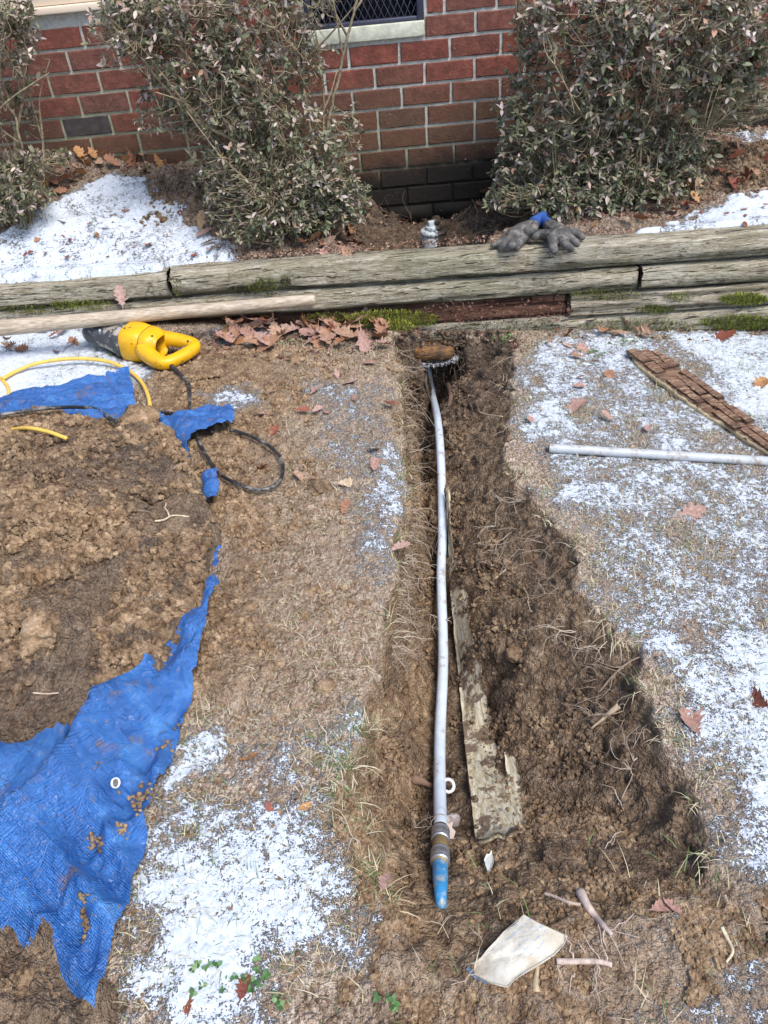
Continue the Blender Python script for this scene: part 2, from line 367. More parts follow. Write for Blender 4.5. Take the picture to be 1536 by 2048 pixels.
# ------------------------------------------------------------------ lawn with the trench cut into it
def snowmask(x, y, items):
    s = np.zeros_like(x); wob = (fbm(x * 11, y * 11, 77, 5, .6) - .5) * .16
    for lev, soft, f in items:
        d = f(x, y) + wob
        s = np.maximum(s, lev * sstep(-soft * 2.4, soft * 2.4, d))
    return s
SN = [
    (.86, .035, LF((-900, 660), (0, 640), (180, 650), (250, 715), (330, 745), (262, 765), (180, 785), (0, 820), (-900, 800))),
    (.66, .03, LF((420, 655), (520, 650), (560, 690), (470, 700), (430, 690))),
    (.62, .03, LF((400, 800), (470, 785), (530, 790), (520, 830), (420, 835))),
    (.80, .03, LF((385, 1450), (470, 1452), (452, 1505), (410, 1540), (345, 1570))),
    (.80, .045, LF((330, 1620), (420, 1630), (520, 1600), (600, 1598), (660, 1670), (648, 1720), (730, 1760), (715, 1840), (690, 1920), (560, 1950), (545, 2080), (150, 2120), (265, 1830), (302, 1650))),
    (.62, .03, LF((690, 1440), (740, 1440), (720, 1520), (670, 1560), (600, 1560), (620, 1500))),
    (.60, .02, LF((745, 880), (800, 900), (815, 1020), (790, 1080), (745, 1060), (755, 980))),
    (.52, .02, LF((750, 1130), (790, 1130), (780, 1200), (745, 1190))),
    (.50, .02, LF((560, 1225), (610, 1225), (610, 1250), (565, 1252))),
    (.80, .04, LF((1290, 655), (1420, 662), (1640, 670), (1800, 960), (1560, 900), (1450, 800), (1400, 730), (1330, 700))),
    (.63, .05, LF((1040, 690), (1130, 660), (1300, 660), (1330, 720), (1250, 760), (1200, 800), (1240, 860), (1150, 880), (1080, 905), (1025, 890), (1020, 800))),
    (.58, .04, LF((1250, 700), (1300, 720), (1420, 840), (1330, 830), (1240, 760))),
    (.56, .04, LF((1400, 925), (1536, 930), (1700, 1000), (1700, 1200), (1500, 1100), (1400, 1000))),
    (.68, .02, LF((1118, 985), (1190, 990), (1185, 1020), (1125, 1012))),
    (.58, .05, LF((1150, 1100), (1330, 1040), (1500, 980), (1800, 1000), (1800, 1300), (1536, 1240), (1300, 1260), (1250, 1210), (1170, 1180))),
    (.72, .05, LF((1255, 1230), (1400, 1260), (1536, 1230), (1900, 1300), (1900, 1900), (1520, 1790), (1450, 1720), (1400, 1560), (1330, 1470), (1300, 1370))),
    (.53, .05, LF((1040, 680), (1300, 655), (1700, 660), (1900, 1900), (1500, 1780), (1430, 1700), (1400, 1560), (1320, 1440), (1300, 1340), (1180, 1190), (1160, 1090), (1060, 960), (1025, 890), (1020, 780))),
    (.44, .04, LF((600, 770), (790, 760), (805, 880), (815, 1010), (790, 1120), (770, 1220), (700, 1160), (680, 1000), (600, 880))),
    (.42, .04, LF((430, 1440), (700, 1440), (690, 1570), (720, 1680), (750, 1780), (700, 1900), (600, 1960), (560, 1700), (440, 1600))),
    (.50, .06, LF((1400, 1940), (1560, 1900), (1560, 2100), (1280, 2100), (1330, 1980))),
    (.44, .05, LF((1260, 1830), (1350, 1830), (1370, 1900), (1270, 1900))),
]
xs = np.concatenate([[-40, -16, -7, -4, -2.9, -2.2], np.arange(-1.72, 1.86, .0046), [2.3, 3, 4.2, 7, 16, 40]])
ys = np.concatenate([[-40, -16, -6, -2, -.6, 0, .2], np.arange(.34, 1.1, .0036), np.arange(1.1, 2.99, .0050)])
X, Y = np.meshgrid(xs, ys)
TR = trench(X, Y); base = lawn(X, Y)
TR = np.where(Y > yface(X) + .20, 0, TR)
sn = snowmask(X, Y, SN)
far = (np.abs(X) > 1.9) | (Y < .3)
sn = np.where(far, .35 + .5 * fbm(X * .9, Y * .9, 3), sn)
patch = .7 * (fbm(X * 30, Y * 30, 78, 5, .65) - .5) + .6 * (fbm(X * 9, Y * 9, 79, 4) - .5)
inside = sstep(.004, .03, TR)
sn = np.clip(sn * (1 - sstep(.003, .02, TR)) + patch * .75 * sstep(.02, .3, sn), 0, 1)
loose = sstep(-.05, .06, LOOSE(X, Y) + (fbm(X * 9, Y * 9, 79, 3) - .5) * .12)
front = sstep(.85, .60, Y) * sstep(-.22, -.02, X)
crumb = np.clip(.18 + .8 * inside + .62 * loose + .65 * front, 0, 1) * (1 - .8 * sstep(.4, .7, sn))
crumb = crumb * (.55 + .9 * fbm(X * 6, Y * 6, 81, 3))
z = base - TR
# left flank of the cut is a clean spade face, the rest is crumbled
clean = inside * sstep(.235, .02, TR) * sstep(.22, .08, X - np.interp(Y, _rl[:, 1], _rl[:, 0]))
crumb = crumb * (1 - .62 * clean)
z += crumb * (.050 * .22 * lumps(X, Y, .050, 11, .4) + .024 * .50 * lumps(X + .3, Y, .024, 17, .6) + .012 * .60 * lumps(X, Y + .2, .012, 23, .85) + .007 * (fbm(X * 70, Y * 70, 24, 3, .6) - .5))
z += inside * (fbm(X * 16, Y * 16, 91, 4) - .5) * .038 + .006 * (fbm(X * 60, Y * 60, 92, 3) - .5)
z += .007 * sstep(.35, .6, sn) + .004 * sstep(.3, .7, sn) * (fbm(X * 80, Y * 80, 93, 3) - .5)
rim = np.exp(-((TR - .012) / .010) ** 2) * (TR > .001)
z += rim * .012 * fbm(X * 30, Y * 30, 94, 3)
# push the cut faces about sideways, so that they are not a clean sheet
sx = inside * (fbm(X * 22, z * 22 + Y * 20, 95, 4) - .5) * .035
sy = inside * (fbm(X * 20, z * 24 - Y * 22, 96, 4) - .5) * .02
lw = sstep(.16, .02, X - np.interp(Y, _rl[:, 1], _rl[:, 0])) * inside
darkv = inside * (.66 - .64 * lw) + .14 * inside * sstep(.2, .27, TR) + .12 * loose * (fbm(X * 5, Y * 5, 97, 3) > .52) + .34 * front * (1 - inside)  # right bank and floor: moisture, with shade of the cut painted in
darkv += .60 * sstep(2.1, 2.55, Y) * inside + .3 * sstep(.10, .0, yface(X) - Y - .02)  # shade towards the trench head put into the soil colour; timber foot darker
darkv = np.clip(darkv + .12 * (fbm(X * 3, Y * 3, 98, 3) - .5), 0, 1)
thatch = np.clip((1 - inside) * (.95 - .62 * loose * sstep(-.15, -.45, X) - .30 * loose - .6 * front), 0, 1)
keep = np.ones((len(ys) - 1, len(xs) - 1), bool)
ph = pileh(X, Y); hid = (ph > .045)[:-1, :-1] & (ph > .045)[1:, 1:] & (np.abs(X[:-1, :-1]) < 1.7); keep &= ~hid
keep &= ~((Y > yface(X) + .16) & (TR < .01))[:-1, :-1] | (np.abs(X[:-1, :-1]) > 1.9)
V = np.stack([X + np.where(far, 0, sx), Y + np.where(far, 0, sy), z], -1).reshape(-1, 3)
me = mesh_np('lawn', V, [grid_faces(len(xs), len(ys), keep)])
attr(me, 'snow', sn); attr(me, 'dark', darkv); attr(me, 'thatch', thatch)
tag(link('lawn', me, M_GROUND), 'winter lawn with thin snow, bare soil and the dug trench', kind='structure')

# ------------------------------------------------------------------ heaps of dug soil
def heap_mesh(name, f, x0, x1, y0, y1, st, zfun, dk):
    xs = np.arange(x0, x1, st); ys = np.arange(y0, y1, st); X, Y = np.meshgrid(xs, ys)
    h = f(X, Y); c = sstep(-.01, .03, h) * (.7 + .6 * fbm(X * 5, Y * 5, 61, 3))
    smooth_ = sstep(.50, .60, fbm(X * 3.2 + 4, Y * 3.2, 62, 3)); c = c * (1 - .6 * smooth_)
    z = zfun(X, Y) + h + c * (.055 * .26 * lumps(X, Y, .055, 63, .4) + .026 * .55 * lumps(X, Y, .026, 67, .6) + .013 * .65 * lumps(X, Y, .013, 71, .9) + .010 * (fbm(X * 60, Y * 60, 74, 3, .6) - .5))
    z += (fbm(X * 14, Y * 14, 72, 4) - .5) * .03 * sstep(0, .05, h)
    kv = h > -.025; keep = kv[:-1, :-1] & kv[1:, 1:] & kv[1:, :-1] & kv[:-1, 1:]
    V = np.stack([X, Y, z], -1).reshape(-1, 3); q = grid_faces(len(xs), len(ys), keep)
    used = np.zeros(len(V), bool); used[q.ravel()] = True; idx = np.cumsum(used) - 1
    me = mesh_np(name, V[used], [idx[q]])
    dv = np.clip(dk + .9 * (fbm(X * 4, Y * 4, 73, 4) - .42) - .25 * smooth_, 0, 1).ravel()[used]
    attr(me, 'dark', dv); attr(me, 'snow', np.zeros(used.sum())); attr(me, 'thatch', np.full(used.sum(), .10))
    return me
me = heap_mesh('soil_heap', pileh, -1.72, -.12, .72, 2.45, .0046, lawn, .78)  # high darkness value paints the shaded gaps between the crumbs
tag(link('soil_heap', me, M_GROUND), 'large crumbly heap of brown dug soil spread over the blue tarp', 'soil heap')
def pile2h(x, y):
    d = PILE2(x, y) + (fbm(x * 12, y * 12, 43, 3) - .5) * .03
    return np.where(d > 0, .02 * sstep(0, .03, d) + .05 * sstep(0, .22, d), d * .5)

# ------------------------------------------------------------------ raised planting bed behind the timbers
xs = np.concatenate([[-6, -3.5, -2.3], np.arange(-1.62, 1.86, .0052), [2.5, 3.6, 6]]); ny = 190
tt = np.linspace(0, 1, ny)
X = np.broadcast_to(xs, (ny, len(xs))).copy()
y0 = yface(X) + .018; y1 = ywall(X) + .03
Y = y0 + (y1 - y0) * tt[:, None]
def BF(*pp): return Field([onplane(px_, py_, .47 + (560 - py_) * .0006) for px_, py_ in pp])
def BFh(*pp): return Field([BD(*p) for p in pp])
BSN = [(1.0, .02, BFh((-700, 560), (0, 468), (60, 425), (110, 400), (150, 375), (190, 352), (250, 347), (300, 347), (330, 352), (300, 375), (345, 395), (392, 402), (388, 440), (420, 470), (480, 500), (500, 530), (430, 548), (340, 566), (0, 585), (-700, 620))),
       (.97, .015, BFh((1165, 497), (1240, 478), (1290, 470), (1370, 443), (1410, 415), (1450, 398), (1536, 392), (1900, 380), (1900, 470), (1536, 482), (1300, 492))),
       (.70, .02, BFh((1440, 268), (1500, 262), (1620, 258), (1620, 290), (1480, 290)))]
sn = snowmask(X, Y, BSN)
zb = bed(X, Y)
ft = yface(X) + .105
onT = Y < ft
left = sstep(-.70, -.76, X)
sr = sstep(.97, 1.05, X) * sstep(.07, .10, Y - yface(X))
cover = TOPZ - .03 + left * .042 * sstep(.010, .045, Y - yface(X) - .018 - .05 * (fbm(X * 8, Y * 0 + 3, 99, 4) - .35)) + (1 - left) * sr * .034
zb = np.where(onT, cover + .003 * (fbm(X * 30, Y * 30, 101, 3) - .5), np.maximum(zb, TOPZ - .03 - 10 * (Y - ft) * 0))
zb = np.where(~onT, bed(X, Y), zb)
blend = sstep(0, .05, Y - ft)
zb = np.where(onT, zb, cover * (1 - blend) + zb * blend)
pit = sstep(.53, .44, bed(X, Y)) * (~onT) * sstep(.36, .30, np.abs(X - PITC[0]))
sn = np.where(onT & (left > .5), 1.0, sn); sn = np.where(onT & (left <= .5), np.where(sr > .3, .95, 0), sn)
sn = np.clip(sn + (fbm(X * 26, Y * 26, 78, 5, .65) - .5) * .62 * sstep(.02, .3, sn) - .25 * sstep(.0, .25, 1 - np.abs(fbm(X * 5, Y * 5, 79, 3) - .5) * 6) * (X > -9), 0, 1); sn = sn + .10 * sstep(.75, .95, sn)
sn = np.where(onT & (left > .5), np.maximum(sn, .72), sn)
cr = (.65 + .4 * pit) * (1 - sstep(.45, .7, sn)) * sstep(0, .04, Y - ft)
zb += cr * (.04 * .45 * lumps(X, Y, .04, 103, .5) + .018 * .7 * lumps(X, Y, .018, 107, .8)) + pit * (fbm(X * 18, Y * 18, 108, 4) - .5) * .06
zb += .010 * sstep(.4, .7, sn) + .022 * sstep(.3, .6, sn) * (fbm(X * 9, Y * 9, 109, 3) - .5) + .008 * sstep(.5, .8, sn) * (fbm(X * 40, Y * 40, 110, 3) - .5)
me = mesh_np('planting_bed', np.stack([X, Y, zb], -1).reshape(-1, 3), [grid_faces(len(xs), ny)])
attr(me, 'snow', sn); attr(me, 'dark', np.clip(.85 + .4 * sstep(.75, .35, np.sqrt((X - PITC[0]) ** 2 + (Y - PITC[1]) ** 2)) + .3 * (fbm(X * 4, Y * 4, 112, 3) - .5), 0, 1.3)); attr(me, 'thatch', np.clip(.6 - .8 * sstep(.6, .3, np.sqrt((X - PITC[0]) ** 2 + (Y - PITC[1]) ** 2)), 0, 1) * np.ones_like(X))
tag(link('planting_bed', me, M_BED), 'raised bed of dark soil and snow between timbers and house', kind='structure')
# ------------------------------------------------------------------ the house: brick by brick
ROW, PITCH, JOINT = 0.0792, 0.203, 0.0115
WANG = R(-2.217); WE = np.array([math.cos(WANG), math.sin(WANG), 0]); WN = np.array([math.sin(WANG), -math.cos(WANG), 0])   # along the wall, out of the wall
def wp(s, z, out=0.0): return np.array([0, WY, 0]) + WE * s + WN * out + np.array([0, 0, z])
Z1 = 1.5 - .301     # bed joint of the top course seen at the left
OFF = [-1.191, -1.273, -1.173, -1.075, -1.173, -1.075]
def brick_material():
    m, nt, bs = newmat('brick_face'); P = pos(nt); r = orand(nt); sep = N(nt, 'SeparateXYZ', {0: P}, 2)
    base = ramp(nt, r, [(0, (.235, .070, .047)), (.3, (.270, .082, .056)), (.55, (.205, .080, .058)), (.8, (.285, .098, .068)), (1, (.175, .078, .062))])
    v = noise(nt, P, 26, 5, .7); c = mixc(nt, maprange(nt, v, .35, .72), mixc(nt, .55, base, (.05, .02, .016)), base)
    c = mixc(nt, math_(nt, 'MULTIPLY', maprange(nt, noise(nt, P, 75, 4, .7), .60, .75), .5), c, (.40, .24, .19))
    # algae and splashed soil low on the wall, a tide mark of old soil in the pit
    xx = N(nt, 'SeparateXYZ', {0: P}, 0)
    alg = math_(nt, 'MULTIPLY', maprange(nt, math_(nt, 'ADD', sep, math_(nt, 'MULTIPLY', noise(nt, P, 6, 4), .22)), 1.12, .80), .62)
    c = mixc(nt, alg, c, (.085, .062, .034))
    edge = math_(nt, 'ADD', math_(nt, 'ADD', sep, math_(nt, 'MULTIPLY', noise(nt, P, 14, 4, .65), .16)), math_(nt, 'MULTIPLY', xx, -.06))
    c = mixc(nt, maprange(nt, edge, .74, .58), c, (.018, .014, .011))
    spl = maprange(nt, noise(nt, P, 120, 2, .5), .735, .76); c = mixc(nt, math_(nt, 'MULTIPLY', spl, maprange(nt, noise(nt, P, 7, 2), .5, .6)), c, (.62, .52, .40))
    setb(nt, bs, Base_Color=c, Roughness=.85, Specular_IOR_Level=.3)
    b = bump(nt, bs, noise(nt, P, 55, 6, .72, .6), .8, .008); bump(nt, bs, noise(nt, P, 260, 3, .6), .5, .002, b); return m
def mortar_material():
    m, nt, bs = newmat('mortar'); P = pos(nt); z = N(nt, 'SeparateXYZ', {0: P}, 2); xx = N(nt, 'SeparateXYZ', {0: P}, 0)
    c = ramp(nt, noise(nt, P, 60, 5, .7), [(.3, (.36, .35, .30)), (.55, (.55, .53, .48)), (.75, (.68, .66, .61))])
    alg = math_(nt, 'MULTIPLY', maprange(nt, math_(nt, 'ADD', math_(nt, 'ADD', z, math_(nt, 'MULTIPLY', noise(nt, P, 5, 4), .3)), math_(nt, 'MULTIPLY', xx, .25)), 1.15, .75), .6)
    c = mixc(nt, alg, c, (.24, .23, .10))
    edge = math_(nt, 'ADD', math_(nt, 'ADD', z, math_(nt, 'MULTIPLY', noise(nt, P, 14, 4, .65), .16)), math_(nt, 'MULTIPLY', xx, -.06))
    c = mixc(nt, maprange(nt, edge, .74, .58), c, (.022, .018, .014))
    setb(nt, bs, Base_Color=c, Roughness=.95, Specular_IOR_Level=.15); bump(nt, bs, noise(nt, P, 180, 5, .7), .8, .004); return m
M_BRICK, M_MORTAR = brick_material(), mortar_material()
m, nt, bs = newmat('dark_brick'); P = pos(nt)
setb(nt, bs, Base_Color=ramp(nt, noise(nt, P, 60, 4, .6), [(.3, (.028, .022, .021)), (.7, (.065, .050, .046))]), Roughness=.8); bump(nt, bs, noise(nt, P, 130, 4, .6), .5, .003); M_DARKBRICK = m

house = empty('house', wp(0, .3)); tag(house, 'red brick house wall with pale mortar behind the shrubs', 'house')
BW, BH, BDp = PITCH - JOINT, ROW - JOINT, .05
def brick_mesh(i, wdt, hgt):
    """Rock-faced brick: front in local -Y, 6 x 3 uneven cells."""
    rg = np.random.default_rng(900 + i); nx, nz = 7, 5
    u = np.array([-.5, -.487, -.26, .02, .27, .487, .5]); v = np.array([-.5, -.462, .02, .462, .5]); U, Vv = np.meshgrid(u, v)
    ex = np.minimum(.5 - np.abs(U), .5 - np.abs(Vv)); yy = -(.0030 + .0016 * rg.random(U.shape)) * (ex > .005) + .001
    jx = (rg.random(U.shape) - .5) * wdt * .10 * (np.abs(U) < .4); jz = (rg.random(U.shape) - .5) * hgt * .3 * (np.abs(Vv) < .4)
    e1 = (rg.random(U.shape) - .5) * .003
    Fr = np.stack([U * wdt + jx + e1, yy, Vv * hgt + jz + e1], -1).reshape(-1, 3); n = len(Fr)
    ring = list(range(nx)) + [nx * k + nx - 1 for k in range(1, nz)] + [nx * (nz - 1) + k for k in range(nx - 2, -1, -1)] + [nx * k for k in range(nz - 2, 0, -1)]
    Bk = Fr[ring].copy(); Bk[:, 1] = BDp; q = grid_faces(nx, nz).tolist(); k = len(ring)
    q += [[ring[a], n + a, n + (a + 1) % k, ring[(a + 1) % k]] for a in range(k)]
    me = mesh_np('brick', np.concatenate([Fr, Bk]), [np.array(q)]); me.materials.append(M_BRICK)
    me.polygons.foreach_set('use_smooth', np.arange(len(me.polygons)) < 0); return me
BMESH = [brick_mesh(i, BW, BH) for i in range(8)]
HALF = {}
def brick(s0, s1, row, name='brick', mat=None, part=True):
    z = Z1 - (row - 1) * ROW - ROW / 2; full = abs((s1 - s0) - BW) < .002
    if full: me = random.choice(BMESH)
    else:
        key = round(s1 - s0, 3)
        if key not in HALF: HALF[key] = brick_mesh(50 + len(HALF), s1 - s0, BH)
        me = HALF[key]
    if mat is not None: me = me.copy(); me.materials.clear(); me.materials.append(mat)
    o = bpy.data.objects.new(name, me); COL.objects.link(o); o.parent = house
    p = wp((s0 + s1) / 2, z, (random.random() - .5) * .002); o.location = Vector(p) - house.location
    o.rotation_euler = (0, (random.random() - .5) * .006 + (math.pi if random.random() < .5 and full else 0), WANG); return o
S_WIN0, S_WIN1 = -.115, .355            # the little cellar window and its sill
SILL_T, SILL_B = 1.105, 1.058
S_TRIM1 = -.62; TRIM_Z = 1.242          # cream apron board at the left
SMIN, SMAX = -1.50, 1.95
rest = MB(); nb = 0
for row in range(-6, 12):
    zt = Z1 - (row - 1) * ROW; zbm = zt - ROW
    off = OFF[row - 1] if 1 <= row <= 6 else (-1.19 + (.1015 if row % 2 else 0) + .012 * ((row * 7) % 3))
    k0 = math.floor((-3.9 - off) / PITCH); k1 = math.ceil((3.9 - off) / PITCH)
    for k in range(k0, k1):
        s0 = off + k * PITCH + JOINT / 2; s1 = s0 + BW
        cuts = [(s0, s1)]
        for a, b, lo, hi in ((S_WIN0, S_WIN1, SILL_B, 1.75), (-2.6, S_TRIM1, TRIM_Z, 2.6)):
            if zbm + JOINT < hi and zt - JOINT > lo + .012:
                nc = []
                for c0, c1 in cuts:
                    if c1 <= a or c0 >= b: nc.append((c0, c1)); continue
                    if c0 < a - .03: nc.append((c0, a - JOINT))
                    if c1 > b + .03: nc.append((b + JOINT, c1))
                cuts = nc
        for c0, c1 in cuts:
            zmid = (zt + zbm) / 2
            if SMIN < (c0 + c1) / 2 < SMAX and 1 <= row + 1 and -1 <= row <= 10 and zmid > .28:
                dk = (row == 5 and c0 < -.98 and c1 > -.98)
                nb += 1; brick(c0, c1, row, mat=M_DARKBRICK if dk else None)
            else:
                Mx = Matrix.Translation(Vector(wp((c0 + c1) / 2, zmid))) @ Matrix.Rotation(WANG, 4, 'Z')
                box(rest, (-(c1 - c0) / 2, -.004, -BH / 2), ((c1 - c0) / 2, .05, BH / 2), Mx)
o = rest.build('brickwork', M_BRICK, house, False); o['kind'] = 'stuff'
print('bricks', nb)
def wallgrid(mb, s0, s1, z0, z1, out, ns, nz, amp=.002):
    S, Z = np.meshgrid(np.linspace(s0, s1, ns), np.linspace(z0, z1, nz)); y = out + amp * (fbm(S * 40, Z * 40, 120, 3) - .5) * 2
    V = np.array([0, WY, 0]) + S[..., None] * WE + y[..., None] * WN; V[..., 2] = Z; mb.add(V.reshape(-1, 3), grid_faces(ns, nz))
mo = MB(); wallgrid(mo, -3.9, S_WIN0, .15, 2.6, -.0045, 160, 110); wallgrid(mo, S_WIN1, 3.9, .15, 2.6, -.0045, 160, 110)
wallgrid(mo, S_WIN0, S_WIN1, .15, SILL_B + .01, -.0045, 30, 50); wallgrid(mo, S_WIN0, S_WIN1, 1.74, 2.6, -.0045, 20, 20)
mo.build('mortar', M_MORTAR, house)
# sill, window, guard
def simple(name, col, rough=.6, metal=0.0, sc=60, var=.25, bstr=.2, bd=.002, spec=.5, P=None):
    m, nt, bs = newmat(name); P = objco(nt) if P is None else P(nt)
    lo = tuple(c * (1 - var) for c in col); hi = tuple(min(1, c * (1 + var)) for c in col)
    setb(nt, bs, Base_Color=ramp(nt, noise(nt, P, sc, 5, .65), [(.3, lo), (.7, hi)]), Roughness=rough, Metallic=metal, Specular_IOR_Level=spec)
    if bstr: bump(nt, bs, noise(nt, P, sc * 3, 4, .6), bstr, bd)
    return m
MW = Matrix.Translation(Vector(wp(0, 0))) @ Matrix.Rotation(WANG, 4, 'Z')
M_SILL = simple('sill_cement', (.50, .50, .40), .9, sc=25, bstr=.5, bd=.004); M_FRAME = simple('navy_frame_paint', (.030, .034, .060), .5, sc=90)
M_PANE = simple('dark_screen', (.012, .013, .018), .35, sc=300); M_CREAM = simple('cream_paint', (.66, .54, .41), .55, sc=4, var=.06, bstr=.05)
mb = MB(); box(mb, (S_WIN0 + .002, -.016, SILL_B - .006), (S_WIN1 - .003, .06, SILL_T), MW, .004); mb.build('sill', M_SILL, house, False)
fr = MB()
for a in ((S_WIN0 + .003, -.006, SILL_T + .001, S_WIN0 + .03, .05, 1.735), (S_WIN1 - .03, -.006, SILL_T + .001, S_WIN1 - .003, .05, 1.735), (S_WIN0 + .03, -.004, SILL_T + .001, S_WIN1 - .03, .05, SILL_T + .016), (S_WIN0 + .03, -.004, 1.71, S_WIN1 - .03, .05, 1.735)):
    box(fr, a[:3], a[3:], MW, .003)
win = fr.build('window', M_FRAME, house, False)
mb = MB(); box(mb, (S_WIN0 + .02, .03, SILL_T + .01), (S_WIN1 - .02, .04, 1.72), MW); o = mb.build('insect_screen', M_PANE); o.parent = win
M_GRILLE = simple('grey_wire', (.20, .21, .25), .5, .3)
mb = MB(); gx0, gx1, gz0, gz1 = S_WIN0 + .028, S_WIN1 - .028, SILL_T + .014, 1.712
for sg in (1, -1):
    for k in range(-30, 60):
        a = gx0 + k * .026; P0 = np.array([a, gz0]); P1 = np.array([a + sg * (gz1 - gz0) * .5, gz1])
        if sg < 0: pass
        t0, t1 = 0.0, 1.0; dx = P1[0] - P0[0]
        lo, hi = sorted(((gx0 - P0[0]) / dx, (gx1 - P0[0]) / dx)); t0 = max(t0, lo); t1 = min(t1, hi)
        if t1 - t0 < .02: continue
        q0 = P0 + (P1 - P0) * t0; q1 = P0 + (P1 - P0) * t1
        tube(mb, [np.array(MW @ Vector((q0[0], .015 + sg * .001, q0[1]))), np.array(MW @ Vector((q1[0], .015 + sg * .001, q1[1])))], .0014, 4)
o = mb.build('wire_guard', M_GRILLE); o.parent = win
mb = MB(); box(mb, (-2.6, -.012, TRIM_Z + .028), (S_TRIM1, .05, 2.6), MW, .002); tr = mb.build('apron_board', M_CREAM, house, False)
mb = MB(); box(mb, (-2.6, -.030, TRIM_Z), (S_TRIM1, .04, TRIM_Z + .026), MW, .004); mb.build('drip_moulding', M_CREAM, house, False)
tr['label'] = 'cream painted board above the bricks'

# ------------------------------------------------------------------ landscape timbers
def timber_material(name, rot=0.0):
    m, nt, bs = newmat(name); P = pos(nt); C = objco(nt)
    G_ = N(nt, 'Mapping', {0: P, 3: (1.2, 16, 16)}); g1 = noise(nt, G_, 5.5, 6, .68, .6); g2 = noise(nt, N(nt, 'Mapping', {0: P, 3: (3.5, 60, 60)}), 6, 5, .75)
    g = math_(nt, 'ADD', math_(nt, 'MULTIPLY', g1, .5), math_(nt, 'MULTIPLY', g2, .5))
    c = ramp(nt, g, [(.32, (.070, .052, .032)), (.43, (.25, .205, .138)), (.52, (.43, .375, .275)), (.62, (.70, .645, .53))])
    pale = maprange(nt, noise(nt, P, 7, 4, .6), .48, .66); c = mixc(nt, math_(nt, 'MULTIPLY', pale, .4), c, (.45, .42, .35))
    grn = maprange(nt, noise(nt, P, 3.2, 4, .6), .48, .68); c = mixc(nt, math_(nt, 'MULTIPLY', grn, .28), c, mixc(nt, g, (.05, .06, .018), (.22, .23, .10)))
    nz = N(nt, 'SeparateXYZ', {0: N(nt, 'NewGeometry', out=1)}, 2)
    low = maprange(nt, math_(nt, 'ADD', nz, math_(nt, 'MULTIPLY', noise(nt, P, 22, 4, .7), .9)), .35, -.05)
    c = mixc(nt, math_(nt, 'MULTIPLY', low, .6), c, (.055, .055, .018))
    blk = maprange(nt, noise(nt, N(nt, 'Mapping', {0: P, 3: (1, 2.2, 2.2)}), 11, 6, .8), .565, .66); c = mixc(nt, math_(nt, 'MULTIPLY', blk, .8), c, (.030, .027, .018))
    crk = maprange(nt, noise(nt, N(nt, 'Mapping', {0: P, 3: (.9, 38, 38)}), 4, 3, .5, .3), .385, .36); c = mixc(nt, math_(nt, 'MULTIPLY', crk, .85), c, (.022, .018, .012))
    spk = maprange(nt, noise(nt, N(nt, 'Mapping', {0: P, 3: (1, 2.5, 2.5)}), 60, 5, .8), .56, .64); c = mixc(nt, math_(nt, 'MULTIPLY', spk, .8), c, (.035, .030, .020))
    if rot:
        c = mixc(nt, rot, c, ramp(nt, g, [(.3, (.035, .016, .010)), (.5, (.11, .045, .028)), (.7, (.24, .115, .07))]))
    setb(nt, bs, Base_Color=c, Roughness=.9, Specular_IOR_Level=.2)
    b = bump(nt, bs, math_(nt, 'SUBTRACT', g, math_(nt, 'MULTIPLY', crk, .4)), 1.0, .012); bump(nt, bs, noise(nt, P, 160, 3, .6), .4, .003, b); return m
M_TIMBER = timber_material('weathered_timber'); M_ROT = timber_material('rotten_timber', .92); M_TIMBER2 = timber_material('splintered_timber', .12)
